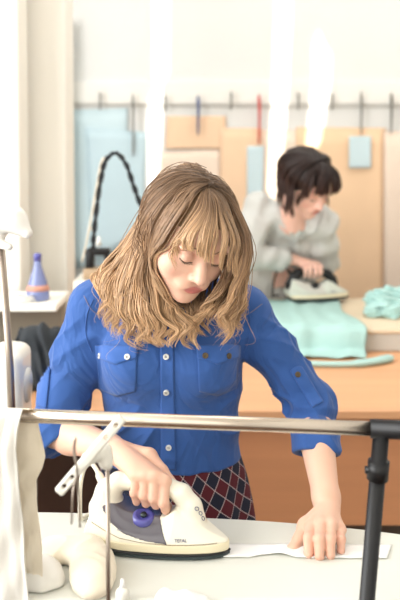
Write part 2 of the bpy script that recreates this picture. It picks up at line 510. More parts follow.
# partition and columns on the left
bm = bmesh.new(); a = P(-60, 100, 2.9); b = P(19, 100, 2.9)
bx(bm, ((a[0] + b[0]) / 2, 2.98, H / 2), (b[0] - a[0], .16, H), bevel=.01); struct(obj('trim_1', bm, M['wall_warm'], smooth=False))
bm = bmesh.new(); a = P(10, 100, 3.1); b = P(66, 100, 3.1)
bx(bm, ((a[0] + b[0]) / 2, 3.2, H / 2), (b[0] - a[0], .2, H), bevel=.01); struct(obj('trim_2', bm, M['wall_warm'], smooth=False))
bm = bmesh.new(); b = P(69, 100, 4.2)
bx(bm, (b[0] - .01, 4.24, 1.2), (.016, .08, 2.1)); struct(obj('trim_3', bm, M['teal_edge'], smooth=False))
bm = bmesh.new(); z1 = P(0, 82, YB)[2]; z0 = P(0, 104, YB)[2]
bx(bm, (0.3, YB - .008, (z0 + z1) / 2), (2.0, .016, z1 - z0), bevel=.003); struct(obj('trim_4', bm, M['ceiling'], smooth=False))

# ------------------------------------------------------------------ wall: wire, pegs, paper patterns
YW = YB - 0.03
bm = bmesh.new(); wl = P(69, 104, YW); wr = P(440, 107, YW)
wpts = crom([wl, P(160, 106, YW), P(300, 107.5, YW), wr], 20); tube(bm, wpts, 0.0026, 6)
tag(obj('hanging_wire', bm, M['wire']), 'thin grey wire stretched along the back wall', 'wire')
pegs = [(100, 93, 110, 'g', 'over the left blue sheet', 4), (133, 95, 156, 'g', 'longest grey peg, hanging over the blue sheets', 4), (165, 96, 112, 'g', 'beside the left streak of sunlight', 4),
        (198, 96, 135, 'b', '', 5), (231, 92, 110, 'g', 'between the blue peg and the red peg', 4), (259, 95, 144, 'r', '', 5),
        (298, 93, 110, 'g', 'just right of the middle streak of sunlight', 4), (332, 94, 110, 'g', 'just right of the right streak of sunlight', 4), (361, 93, 135, 'g', 'holding the small blue sheet', 4), (391, 94, 133, 'g', 'rightmost on the wire', 5)]
for x, y0, y1, c, wh, wd in pegs:
    t = P(x, y0, YW - .012); b = P(x, y1, YW - .012)
    lab = {'b': 'long blue peg hanging on the wall wire', 'r': 'long red peg hanging on the wall wire'}.get(c) or ('grey peg on the wall wire, ' + wh)
    root = thing('clothes_peg', lab, 'peg', tuple(b), 'pegs on the wall wire')
    wdt = wd * YW / F
    bm = bmesh.new(); tube(bm, crom([t, (t * .6 + b * .4) + [0.002, -.004, 0], b], 8), [wdt * .32, wdt * .5, wdt * .5, wdt * .45, wdt * .42, wdt * .4, wdt * .4, wdt * .25], 8, flat=.6)
    obj('peg_body', bm, M[{'g': 'peg_grey', 'b': 'peg_blue', 'r': 'peg_red'}[c]], root)
    bm = bmesh.new(); th = np.linspace(-1.2, 3.6, 10)
    tube(bm, [t + np.array([0, -.012 + .012 * math.cos(q), .010 * math.sin(q) - .002]) for q in th], .002, 6)
    obj('hook', bm, M['wire'], root)
def paper(name, pxs, Y, m, label, seed=0, curl=.006):
    q = np.asarray(pxs, float); n = 12; g = np.zeros((n, n, 3)); r = random.Random(seed)
    ph = r.random() * 6
    for i in range(n):
        for j in range(n):
            u = i / (n - 1); v = j / (n - 1)
            x = (1 - v) * ((1 - u) * q[0, 0] + u * q[1, 0]) + v * ((1 - u) * q[3, 0] + u * q[2, 0])
            y = (1 - v) * ((1 - u) * q[0, 1] + u * q[1, 1]) + v * ((1 - u) * q[3, 1] + u * q[2, 1])
            g[i, j] = P(x, y, Y - curl * v * (0.5 + 0.5 * math.sin(u * 5 + ph)))
    return tag(sheet(name, g, .0012, m), label, 'paper pattern', 'paper patterns hung on the back wall')
paper('paper_pattern', [(71, 110), (128, 108), (126, 266), (71, 268)], YB - .012, M['blue_paper'], 'pale blue paper sheet at the far left of the wall', 1)
paper('paper_pattern', [(86, 128), (146, 132), (144, 236), (92, 262)], YB - .024, M['blue_paper2'], 'blue paper pattern overlapping the far left sheet, behind the black cord', 2)
paper('paper_pattern', [(167, 116), (226, 116), (226, 149), (165, 149)], YB - .014, M['orange_paper'], 'short light orange paper under the blue peg', 3)
paper('paper_pattern', [(157, 152), (222, 149), (222, 260), (158, 260)], YB - .010, M['peach_paper'], 'pale peach paper below the short orange one', 4)
paper('paper_pattern', [(220, 128), (262, 128), (262, 262), (220, 262)], YB - .020, M['orange_paper'], 'pinkish orange paper behind the blond hair', 5)
paper('paper_pattern', [(260, 130), (298, 130), (298, 300), (260, 300)], YB - .008, M['peach_paper'], 'pale peach paper between the pinkish and the large tan sheets', 10)
paper('paper_pattern', [(247, 146), (264, 146), (263, 198), (247, 198)], YB - .030, M['blue_paper'], 'narrow pale blue paper under the red peg', 6, .002)
paper('paper_pattern', [(296, 127), (386, 128), (386, 330), (296, 330)], YB - .014, M['tan_paper'], 'large tan paper pattern behind the dark haired woman', 7)
paper('paper_pattern', [(384, 131), (450, 131), (450, 330), (384, 330)], YB - .026, M['peach_paper'], 'light tan paper cut off by the right edge of the photo', 8)
paper('paper_pattern', [(349, 136), (371, 136), (371, 168), (349, 168)], YB - .034, M['blue_paper'], 'small pale blue paper on the large tan one', 9, .002)

# ------------------------------------------------------------------ orange work table, padded board, mint fabric
TZ = 0.88
wt = thing('work_table', 'long orange wooden work table behind the woman in blue', 'table', (0.4, 2.9, 0))
bm = bmesh.new(); bx(bm, (0.65, 2.925, TZ - .012), (2.3, 1.31, .024), bevel=.003); obj('tabletop', bm, M['wood'], wt, False)
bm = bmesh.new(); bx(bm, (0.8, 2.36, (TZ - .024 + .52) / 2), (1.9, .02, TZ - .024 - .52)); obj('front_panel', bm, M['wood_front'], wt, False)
bm = bmesh.new(); bx(bm, (-.32, 2.6, .428), (.3, .5, .856), bevel=.003); obj('shaded_drawers', bm, M['brown'], wt, False)  # drawer pedestal; its dark brown also stands in for shadow at this end
for x, y in ((1.75, 2.34), (1.75, 3.54), (-.42, 3.54)):
    bm = bmesh.new(); bx(bm, (x, y, .428), (.05, .05, .856)); obj('leg', bm, M['brown'], wt, False)
pb = thing('ironing_board', 'beige padded pressing board lying on the orange table', 'ironing board', (0.8, 3.25, TZ))
bm = bmesh.new(); bx(bm, (0.75, 3.25, TZ + .075), (1.4, .62, .02), bevel=.008, seg=3); obj('padded_cover', bm, M['beige'], pb)
bm = bmesh.new(); bx(bm, (0.75, 3.25, TZ + .033), (1.38, .6, .066), bevel=.006); obj('board_base', bm, M['board_side'], pb, False)
BZ = TZ + .085
# mint cloth: over the board, down its front edge and out over the table
rows = []
def row(y, z, x0, x1, zb_=0): rows.append([PZ(x, y, z) + np.array([0, 0, 0]) for x in np.linspace(x0, x1, 40)])
row(300, BZ + .006, 250, 338); row(305, BZ + .006, 250, 341); row(312, BZ + .007, 250, 344); row(319, BZ + .009, 250, 358); row(324, BZ + .012, 250, 364)
Yf = 2.93
for yy, z, x1 in ((2.95, BZ + .008, 365), (2.925, BZ - .004, 366), (2.91, BZ - .035, 365), (2.90, BZ - .065, 364), (2.88, TZ + .012, 366), (2.84, TZ + .008, 367)):
    a = (1.6 - z) / yy * F + 150
    rows.append([P(x, a, yy) * [1, 0, 0] + [0, yy, z] for x in np.linspace(250, x1, 40)])
g = np.array(rows)
g = np.stack([crom(g[:, j], 44) for j in range(40)], 1)
for i in range(44):
    for j in range(40):
        u = j / 39; s_ = i / 43
        g[i, j] += np.array([0.004 * math.sin(7 * s_ + 3 * u), -.006 * (1 + math.sin(16 * u + 2 * s_)) * (1 if s_ > .4 else .2), .004 * math.sin(11 * u + 5 * s_) ** 2 + .0015 * math.sin(31 * u)])
        if abs(j - 18) < 2: g[i, j] += [0, -.002, .004]
mc = sheet('draped_fabric', g, .003, M['mint'])
tag(mc, 'mint green fabric spread over the pressing board and table', 'fabric')
bm = bmesh.new(); pts = [PZ(300, 363, TZ + .012), PZ(340, 364, TZ + .012), PZ(368, 362, TZ + .014), PZ(385, 359, TZ + .014), PZ(392, 357, TZ + .012)]
tube(bm, crom(pts, 16), [.012] * 6 + [.016] * 4 + [.018] * 4 + [.014, .008], 12, flat=.7)
tag(obj('rolled_fabric', bm, M['mint']), 'rolled mint fabric hem lying along the front of the board', 'fabric')
s = S(); base = PZ(386, 318, BZ)
for dx, dy, dz, r in ((0, 0, .04, .05), (.06, .01, .035, .05), (-.03, .03, .06, .035), (.03, .06, .055, .045), (-.05, -.03, .02, .03), (.1, .05, .05, .06), (.02, -.05, .02, .035)):
    s.ball(base + [dx, dy + .05, dz], r, .02)
s.disp(lambda p: .006 * np.sin(p[..., 0] * 90 + 8 * np.sin(p[..., 2] * 60)) + .004 * np.sin(p[..., 1] * 120 + p[..., 2] * 70))
s.plane((0, 0, BZ + .002), (0, 0, -1))
tag(obj('crumpled_fabric', s.mesh('c', base + [-.15, -.1, -.02], base + [.25, .2, .16], .005), M['mint']), 'crumpled heap of mint fabric at the right end of the board', 'fabric')

# ------------------------------------------------------------------ left side: shelf, bottle, machine, lamp, heap
sh = thing('shelf_unit', 'pale shelf at the left carrying a blue bottle', 'shelf', (-.62, 2.7, 1.1))
bm = bmesh.new(); bx(bm, (-.66, 2.72, 1.105), (.42, .26, .022), bevel=.004); obj('shelf_board', bm, M['wall_warm'], sh, False)
bm = bmesh.new(); bx(bm, (-.66, 2.80, .99), (.40, .08, .206), bevel=.004); obj('shelf_support', bm, M['shelf_shade_grey'], sh, False)
bm = bmesh.new(); bx(bm, (-.70, 2.855, .5455), (.37, .02, 1.091)); obj('back_board', bm, M['shelf_shade_grey'], sh, False)  # this board and the support carry the painted shade below the shelf
bb = P(38, 297, 2.68); bb[2] = 1.116
bt = thing('spray_bottle', 'translucent blue conical bottle on the pale shelf', 'bottle', tuple(bb))
bm = bmesh.new(); lathe(bm, [(0, 0), (.034, 0), (.038, .006), (.037, .03), (.028, .065), (.016, .10), (.012, .115), (.012, .13), (0, .13)], 28, Matrix.Translation(bb)); obj('bottle_body', bm, M['bottle'], bt)
bm = bmesh.new(); lathe(bm, [(0, .128), (.013, .128), (.013, .148), (.009, .152), (0, .152)], 20, Matrix.Translation(bb)); obj('cap', bm, M['iron_knob'], bt)
bm = bmesh.new(); lathe(bm, [(.0375, .032), (.0325, .05), (.033, .05), (.038, .032)], 28, Matrix.Translation(bb)); obj('label_band', bm, M['label'], bt)
bm = bmesh.new(); c0 = P(24, 303, 2.64); c0[2] = 1.120
th = np.linspace(0, 6 * math.pi, 70)
tube(bm, [c0 + np.array([(.035 - .003 * (q / 6)) * math.cos(q), (.028) * math.sin(q), q * .0009]) for q in th], .003, 6)
tag(obj('cable_coil', bm, M['lamp_white']), 'small coil of white cord on the shelf by the blue bottle', 'cord')
cb = thing('storage_cabinet', 'small beige cabinet standing on the orange table behind the shoulder of the woman in blue', 'cabinet', (-.345, 3.0, .881))
bm = bmesh.new(); bx(bm, (-.345, 3.0, 1.011), (.20, .2, .26), bevel=.005); obj('body', bm, M['wall_warm'], cb, False)
mz = 1.142
om = thing('overlock_machine', 'small dark sewing machine with tan base on the beige cabinet', 'sewing machine', (-.35, 2.98, mz))
bm = bmesh.new(); bx(bm, (-.365, 2.98, mz + .02), (.10, .10, .035), bevel=.006); obj('machine_base', bm, mat('tan_enamel', (176, 150, 120), .4), om)
bm = bmesh.new(); bx(bm, (-.395, 2.98, mz + .07), (.03, .05, .07), bevel=.008); bx(bm, (-.365, 2.98, mz + .095), (.085, .045, .025), bevel=.008); bx(bm, (-.335, 2.98, mz + .07), (.018, .03, .045), bevel=.005); obj('machine_arm', bm, M['black'], om)
bm = bmesh.new(); tube(bm, [(-.365, 2.99, mz + .1), (-.365, 2.99, mz + .15)], .003, 8); lathe(bm, [(.012, 0), (.006, .03), (.004, .03)], 14, Matrix.Translation((-.365, 2.99, mz + .115))); obj('thread_spool', bm, M['lamp_white'], om)
# the arched twisted cord and its pale support rod
def Pm(x, y): return P(x, y, 2.9)
arch = crom([Pm(93, 250), Pm(94, 232), Pm(97, 205), Pm(101, 178), Pm(106, 160), Pm(116, 153), Pm(126, 164), Pm(133, 184), Pm(140, 203), Pm(150, 225), Pm(160, 262), Pm(165, 330), P(168, 362, 2.88)], 140)
bm = bmesh.new()
for ph in (0, math.pi):
    tube(bm, [p + np.array([math.cos(i * .45 + ph) * .0048, math.sin(i * .45 + ph) * .0048, math.sin(i * .45 + ph) * .002]) for i, p in enumerate(arch)], .0055, 6)
tag(obj('power_cord', bm, M['cord']), 'black twisted cord rising in an arch before the blue papers', 'cord')
bm = bmesh.new(); tube(bm, crom([P(82, 262, 3.02), P(88, 235, 3.02), P(96, 190, 3.02), P(101, 163, 2.96), P(106, 157, 2.92)], 24), .004, 6); lathe(bm, [(0, 0), (.009, .002), (.009, .014), (0, .016)], 12, Matrix.Translation(P(93, 231, 2.98)))
tag(obj('support_rod', bm, M['cream_cloth']), 'thin cream rod holding up the arched black cord', 'rod')

stt = thing('sewing_table', 'pale sewing table at the left edge behind the white garment', 'table', (-.68, 2.0, 0))
bm = bmesh.new(); bx(bm, (-.72, 2.0, .80), (.56, .5, .03), bevel=.004); obj('tabletop', bm, M['wall_warm'], stt, False)
for x in (-.96, -.47):
    for y in (1.79, 2.21):
        bm = bmesh.new(); bx(bm, (x, y, .3925), (.035, .035, .785)); obj('leg', bm, M['steel'], stt, False)
sm = thing('sewing_machine', 'white sewing machine cut off by the left edge of the photo', 'sewing machine', (-.6, 2.0, .815))
s = S(); s.rbox((-.455, 2.0, .97), (.035, .07, .155), r=.025); s.rbox((-.62, 2.0, 1.07), (.16, .055, .05), r=.03, k=.04); s.rbox((-.80, 2.0, 1.02), (.04, .055, .09), r=.02, k=.02)
obj('machine_head', s.mesh('m', (-.9, 1.9, .8), (-.38, 2.1, 1.16), .005), M['lamp_white'], sm)
bm = bmesh.new(); bx(bm, (-.63, 2.0, .83), (.42, .18, .03), bevel=.008); obj('machine_bed', bm, M['lamp_white'], sm)
bm = bmesh.new(); lathe(bm, [(0, 0), (.04, 0), (.045, .008), (.04, .02), (0, .02)], 24, Matrix.Translation((-.435, 2.0, 1.03)) @ Matrix.Rotation(math.radians(90), 4, 'Y')); obj('hand_wheel', bm, M['white_plastic'], sm)
dl = thing('work_lamp', 'white curved work lamp with grey pole at the left edge', 'lamp', tuple(P(10, 420, 1.85)[:2]) + (.815,))
LB = P(14, 420, 1.85); LB[2] = .817
LT = P(1, 245, 1.85)
bm = bmesh.new(); tube(bm, [LB, P(10, 365, 1.85), LT], .0085, 10); obj('pole', bm, M['steel'], dl)
bm = bmesh.new(); lathe(bm, [(0, 0), (.05, 0), (.05, .012), (.02, .02), (0, .02)], 24, Matrix.Translation((LB[0] - .02, LB[1], LB[2] - .001))); obj('lamp_base', bm, M['lamp_white'], dl)
s = S(); s.chain([P(-30, 228, 1.85), P(-8, 218, 1.85), P(14, 220, 1.84), P(27, 233, 1.83)], [.03, .034, .026, .013], .02); s.cone(P(-20, 236, 1.84), P(9, 247, 1.83), .014, .009, .012); s.cone(P(-3, 244, 1.845), P(1, 232, 1.85), .012, .014, .01)
obj('lamp_head', s.mesh('h', P(-60, 270, 1.75) * [1, 0, 1] + [0, 1.75, 0], P(50, 195, 1.95) * [1, 0, 1] + [0, 1.95, 0], .004), M['lamp_white'], dl)
s = S(); base = np.array([-.455, 2.50, TZ + .001])
for dx, dy, dz, r in ((-.03, 0, .05, .065), (.0, .02, .11, .065), (-.055, .0, .145, .045), (.05, -.02, .08, .06), (.06, 0, .03, .045), (-.06, .02, .09, .05), (.09, .02, .04, .04), (-.02, 0, .15, .035)):
    s.ball(base + [dx, dy, dz], r, .03)
s.disp(lambda p: .006 * np.sin(p[..., 2] * 70 + 6 * np.sin(p[..., 0] * 40)) + .004 * np.sin(p[..., 0] * 110 + p[..., 2] * 60))
s.plane(base, (0, 0, -1))
tag(obj('folded_garment', s.mesh('g', base + [-.16, -.14, -.01], base + [.17, .14, .25], .006), M['dark_cloth']), 'charcoal garment heaped on the left end of the orange table', 'garment')

# ------------------------------------------------------------------ the ironing table in front
pt = thing('ironing_table', 'cream covered ironing table in the foreground', 'table', (0.0, 1.45, 0))
far = [PZ(x, y, TZ) for x, y in ((-120, 511), (-40, 510.5), (40, 511), (120, 513), (200, 516.5), (260, 519.5), (330, 525), (400, 533), (470, 545), (520, 560))]
far = crom(far, 40)
near = np.array([[p[0] * 1.0, 1.30, TZ] for p in far])
bm = bmesh.new(); th_ = .03
ring = [Vector(p) for p in far] + [Vector(p) for p in near[::-1]]
def inset(ring, d, z):
    c = sum(ring, Vector()) / len(ring); out = []
    for i, v in enumerate(ring):
        t = (ring[(i + 1) % len(ring)] - ring[i - 1]); n = Vector((t.y, -t.x, 0)).normalized()
        out.append(Vector((v.x - n.x * d, v.y - n.y * d, z)))
    return out
# orientation: far edge runs +x, so outward normal is +y for it
prof = [(0.006, TZ), (.002, TZ - .002), (0, TZ - .006), (0, TZ - .026), (.004, TZ - .03)]
sgn = -1
lay = [[bm.verts.new(v) for v in inset(ring, sgn * d, z)] for d, z in prof]
for r0, r1 in zip(lay, lay[1:]):
    for k in range(len(ring)): bm.faces.new((r0[k], r0[(k + 1) % len(ring)], r1[(k + 1) % len(ring)], r1[k]))
for k in range(39):   # top and bottom as strips
    n2 = len(ring)
    bm.faces.new((lay[0][k], lay[0][k + 1], lay[0][n2 - 2 - k], lay[0][n2 - 1 - k])); bm.faces.new((lay[-1][k], lay[-1][n2 - 1 - k], lay[-1][n2 - 2 - k], lay[-1][k + 1]))
bmesh.ops.recalc_face_normals(bm, faces=bm.faces)
obj('padded_top', bm, M['tabletop'], pt, False)
for x in (-.5, .45):
    bm = bmesh.new(); bx(bm, (x, 1.42, .425), (.04, .04, .848)); bx(bm, (x, 1.42, .02), (.05, .36, .04)); obj('leg', bm, M['steel'], pt, False)

# strip of white fabric under the iron and hand
g = []
xs = np.concatenate([np.linspace(212, 392, 60)])
for x in xs:
    u = (x - 212) / 180
    yt = 544.5 + .5 * u; yb = 557.5 + 1.5 * u - (3 if 250 < x < 300 else 0) * math.sin((x - 250) / 50 * math.pi)
    xb = x - 5 * u
    zl = .0015 + .007 * max(0, math.exp(-((x - 318) / 20) ** 2)) * 0 + .003 * math.exp(-((x - 283) / 12) ** 2)
    col = []
    for v in np.linspace(0, 1, 7):
        q = PZ(x * (1 - v) + xb * v, yt * (1 - v) + yb * v, TZ + .001)
        col.append(q + [0, 0, zl * (.4 + .6 * v) + .0008 * math.sin(x * .15) ** 2])
    g.append(col)
tag(sheet('fabric_strip', np.array(g), .0012, M['strip']), 'long narrow white fabric strip under the hand and iron tip', 'fabric')

# ------------------------------------------------------------------ garment rack
YRa, YRb = 1.33, 1.262
ra = P(-60, 411, YRa + .012); rb = P(371, 429.5, YRb); rz = (P(22, 414, YRa)[2] + rb[2]) / 2
ra = np.array([ra[0], YRa + .012, rz]); rb = np.array([rb[0], YRb, rz])
rk = thing('garment_rack', 'garment rack with chrome rail and black upright before the table', 'garment rack', (0.25, 1.26, 0))
bm = bmesh.new(); tube(bm, [ra, rb], .0112, 28); obj('rail', bm, M['chrome'], rk)
dirr = nrm(rb - ra); pc = rb + dirr * .016
bm = bmesh.new(); tube(bm, [rb - dirr * .001, rb + dirr * .3], .0145, 24); obj('connector_sleeve', bm, M['black'], rk)
pb_ = P(367, 604, 1.262); dd = nrm(pb_ - pc); foot = pc + dd * (pc[2] / -dd[2]); foot[2] = .03
bm = bmesh.new(); tube(bm, [pc, pc + (foot - pc) * .5, foot], [.0125, .0118, .0118], 24); obj('upright', bm, M['black'], rk)
cl = pc + (foot - pc) * .043
bm = bmesh.new(); tube(bm, [cl, cl + (foot - pc) * .026], .0165, 24); tube(bm, [cl + (foot - pc) * .013 + [-.02, 0, 0], cl + (foot - pc) * .013], [.006, .006], 12); obj('clamp_collar', bm, M['black'], rk)
bm = bmesh.new(); tube(bm, [foot + [0, -.25, -.015], foot + [0, .25, -.015]], .013, 16); obj('foot', bm, M['black'], rk)
bm = bmesh.new(); f2 = np.array([ra[0], ra[1], .03]); tube(bm, [ra - dirr * .01 + [0, 0, .012], f2], .013, 20); obj('upright', bm, M['black'], rk)
bm = bmesh.new(); tube(bm, [f2 + [0, -.25, -.015], f2 + [0, .25, -.015]], .013, 16); obj('foot', bm, M['black'], rk)

# white garment hanging over the rail at the left
def railY(x): return YRa + (x - ra[0]) / (rb[0] - ra[0]) * (YRb - YRa)
nv, nu = 90, 46
def drape(side, zend, edge, x0=-60, amp=.006, seed=0, gap=.0):
    """side -1 hangs towards the viewer, +1 behind; edge(z)->photo x of the right border"""
    g = np.zeros((nv, nu, 3)); r = random.Random(seed); ph = [r.random() * 6 for _ in range(4)]
    for j in range(nu):
        v = j / (nu - 1)
        for i in range(nv):
            s_ = i / (nv - 1)
            if s_ < .08:      # over the top of the rail
                a = (s_ / .08) * math.pi / 2; dy = math.sin(a) * (.0135 + gap); dz = math.cos(a) * (.0135 + gap); z = rz + dz
            else:
                t = (s_ - .08) / .92; z = rz - t * (rz - zend); dy = .0135 + gap + .008 * math.sin(t * 3)
            xe = edge((1.6 - z) / 1.32 * F + 150)
            x = x0 + (xe - x0) * (v ** .9)
            X = (x - 200) / F * 1.32
            fold = amp * (math.sin(v * 11 + ph[0] + 1.5 * s_) + .6 * math.sin(v * 23 + ph[1] - 2 * s_) + .4 * math.sin(9 * s_ + 6 * v + ph[2])) * min(1, s_ * 4)
            wrk = .002 * math.sin(28 * s_ + 14 * v + ph[3]) * min(1, s_ * 4)
            g[i, j] = (X + .3 * fold, railY(X) + side * (dy + abs(fold) * 1.0 + .3 * fold + wrk), z)
    return g
ef = lambda y: np.interp(y, [395, 403, 412, 430, 450, 480, 520, 560, 600, 640], [28, 25, 21, 17, 15, 18, 22, 24, 27, 28])
eb = lambda y: np.interp(y, [395, 405, 415, 430, 455, 466, 478, 492, 510, 540, 560], [20, 24, 31, 34, 37, 39, 36, 29, 30, 34, 37])
gf = drape(-1, .74, ef, seed=3); gb = drape(1, TZ + .012, eb, seed=5, amp=.004)
gm = thing('hanging_garment', 'white cotton garment hanging over the left end of the rail', 'garment', (-.27, 1.32, TZ))
sheet('front_piece', gf, .0018, M['white_cloth'], gm); sheet('back_piece', gb, .0018, M['cream_cloth'], gm)

# ------------------------------------------------------------------ hook stand before the rack
YS = 1.215
hs = thing('cord_stand', 'chrome pole stand with white slanted plastic arm, nearest the viewer', 'stand', tuple(P(108, 600, YS)))
top = P(107.5, 458, YS); bot = P(108.5, 620, YS); bot[2] = .80
bm = bmesh.new(); tube(bm, [top, [bot[0], bot[1], bot[2]]], .0032, 14); obj('pole', bm, M['steel'], hs)
bm = bmesh.new(); bx(bm, (bot[0], bot[1] + .05, TZ - .045), (.03, .12, .012), bevel=.003); bx(bm, (bot[0], bot[1], TZ - .045), (.03, .02, .05), bevel=.004); tube(bm, [(bot[0], bot[1] + .1, TZ - .05), (bot[0], bot[1] + .1, TZ - .032)], .01, 12); obj('table_clamp', bm, M['steel'], hs)
a = P(121, 419, YS - .012); b = P(60, 491, YS - .03)
ax = nrm(b - a); L_ = np.linalg.norm(b - a); yv = nrm(np.cross(ax, [0, 1, 0])); nv_ = np.cross(ax, yv)
R = np.stack([ax, yv, nv_], 1)
s = S(); cm = (a + b) / 2
s.rbox(cm, (L_ / 2 + .004, .0078, .0055), R, .004)
for q in (-.42, -.25, .3, .43): s.cone(cm + ax * L_ * q + nv_ * .012, cm + ax * L_ * q - nv_ * .012, .0034, .0034, .001, 's')
s.cone(cm + ax * L_ * .33 + nv_ * .0085, cm + ax * L_ * .44 + nv_ * .0085, .0045, .0045, .002, 's')
s.cone(cm - ax * L_ * .05 - nv_ * .0085 * 1, cm - ax * L_ * .40 - nv_ * .0085, .003, .003, .002, 's')
obj('slanted_arm', s.mesh('a', np.minimum(a, b) - .03, np.maximum(a, b) + .03, .0012), M['white_plastic'], hs)
s = S(); s.cone(P(105.5, 462, YS), P(106, 449, YS), .0105, .0085, .004); s.cone(P(104, 452, YS), P(88, 459, YS - .015), .0085, .010, .008); s.cone(P(108, 466, YS), P(108, 458, YS), .006, .008, .004)
obj('arm_hub', s.mesh('b', P(70, 480, YS) - [.02, .06, .02], P(115, 440, YS) + [.03, .04, .02], .0014), M['white_plastic'], hs)
bm = bmesh.new()
tube(bm, crom([P(75.5, 437, YS - .07), P(74, 450, YS - .07), P(77, 470, YS - .072), P(79, 500, YS - .07), P(80, 527, YS - .07)], 30), [.0006] + [.0022] * 12 + [.0017] * 17, 8)
tube(bm, crom([P(77, 475, YS - .068), P(73, 492, YS - .085), P(71.5, 524, YS - .088)], 18), .0014, 8)
tube(bm, [P(77, 470, YS - .072), P(77, 470, YS - .03)], .002, 8)
obj('wire_prong', bm, M['steel'], hs)

# ------------------------------------------------------------------ small things on the table
def blob(name, balls, lo, hi, vox, m, lab, cat, extra=None, k=.03, floor=TZ + .0015):
    s = S()
    for b in balls: s.ell(b[0], b[1], None if len(b) < 3 else b[2], k)
    if extra: extra(s)
    s.plane((0, 0, floor), (0, 0, -1), .004)
    return tag(obj(name, s.mesh(name, lo, hi, vox), m), lab, cat)
def rotz(a):
    c, s_ = math.cos(a), math.sin(a); return np.array([[c, -s_, 0], [s_, c, 0], [0, 0, 1.0]])
q1 = PZ(92, 585, TZ); q2 = PZ(84, 566, TZ)
def ham(s):
    s.chain([PZ(60, 553, TZ + .034), PZ(66, 563, TZ + .038), PZ(68, 575, TZ + .034)], [.003, .005, .003], .014, mode='s')
    s.disp(lambda p: .0016 * np.abs(np.sin(p[..., 0] * 70 + 50 * p[..., 1] + 2 * np.sin(60 * p[..., 1]))))
blob('pressing_pad', [(PZ(93, 580, TZ + .012), (.036, .050, .026), rotz(.15)), (PZ(93, 564, TZ + .016), (.040, .056, .028), rotz(.1)), (PZ(80, 550, TZ + .014), (.046, .040, .027), rotz(.1)), (PZ(56, 549, TZ + .010), (.032, .034, .022), rotz(.3)), (PZ(50, 558, TZ + .006), (.020, .026, .014))],
     (-.32, 1.26, TZ - .01), (-.08, 1.62, TZ + .07), .0022, M['cream_cloth'], 'puffy cream pressing pad beside the iron heel', 'pad', ham, .022)
blob('folded_cloth', [(PZ(43, 582, TZ + .006), (.034, .028, .016), rotz(.2)), (PZ(33, 572, TZ + .010), (.018, .04, .018), rotz(-.3)), (PZ(50, 572, TZ + .006), (.02, .03, .014))],
     (-.34, 1.30, TZ - .01), (-.16, 1.5, TZ + .06), .0022, M['white_cloth'], 'small white folded cloth at the foot of the hanging garment', 'cloth',
     lambda s: s.disp(lambda p: .0015 * np.sin(p[..., 0] * 150 + p[..., 1] * 90)))
q = PZ(182, 604, TZ)
blob('white_cloth_bundle', [(q + [0, .0, .0], (.044, .022, .020)), (q + [-.025, .012, .002], (.02, .02, .014))], q - [.08, .05, .02], q + [.08, .06, .05], .002, M['strip'],
     'white folded cloth at the bottom edge of the table', 'cloth', lambda s: s.disp(lambda p: .0012 * np.sin(p[..., 0] * 190 + p[..., 1] * 60)), .01)
q = PZ(122.5, 601, TZ); bo = thing('oil_bottle', 'tiny white nozzle bottle beside the chrome pole', 'bottle', tuple(q))
bm = bmesh.new(); lathe(bm, [(0, .001), (.0108, .001), (.0112, .004), (.0112, .015), (.008, .020), (.0045, .0225), (0, .0225)], 24, Matrix.Translation(q)); obj('bottle_body', bm, M['white_plastic'], bo)
bm = bmesh.new(); lathe(bm, [(0, .022), (.0045, .022), (.0035, .028), (.0028, .036), (0, .037)], 18, Matrix.Translation(q)); obj('nozzle', bm, M['strip'], bo)

# ------------------------------------------------------------------ irons
def text_on(name, body, size, loc, R, m, parent):
    cu = bpy.data.curves.new(name, 'FONT'); cu.body = body; cu.size = size; cu.align_x = 'CENTER'; cu.align_y = 'CENTER'; cu.extrude = .0003; cu.resolution_u = 2
    t = bpy.data.objects.new(name, cu); COL.objects.link(t)
    dg = bpy.context.evaluated_depsgraph_get(); me = bpy.data.meshes.new_from_object(t.evaluated_get(dg))
    bpy.data.objects.remove(t)
    me.transform(Matrix.Translation(Vector(loc)) @ R.to_4x4())
    return obj(name, me, m, parent, False)

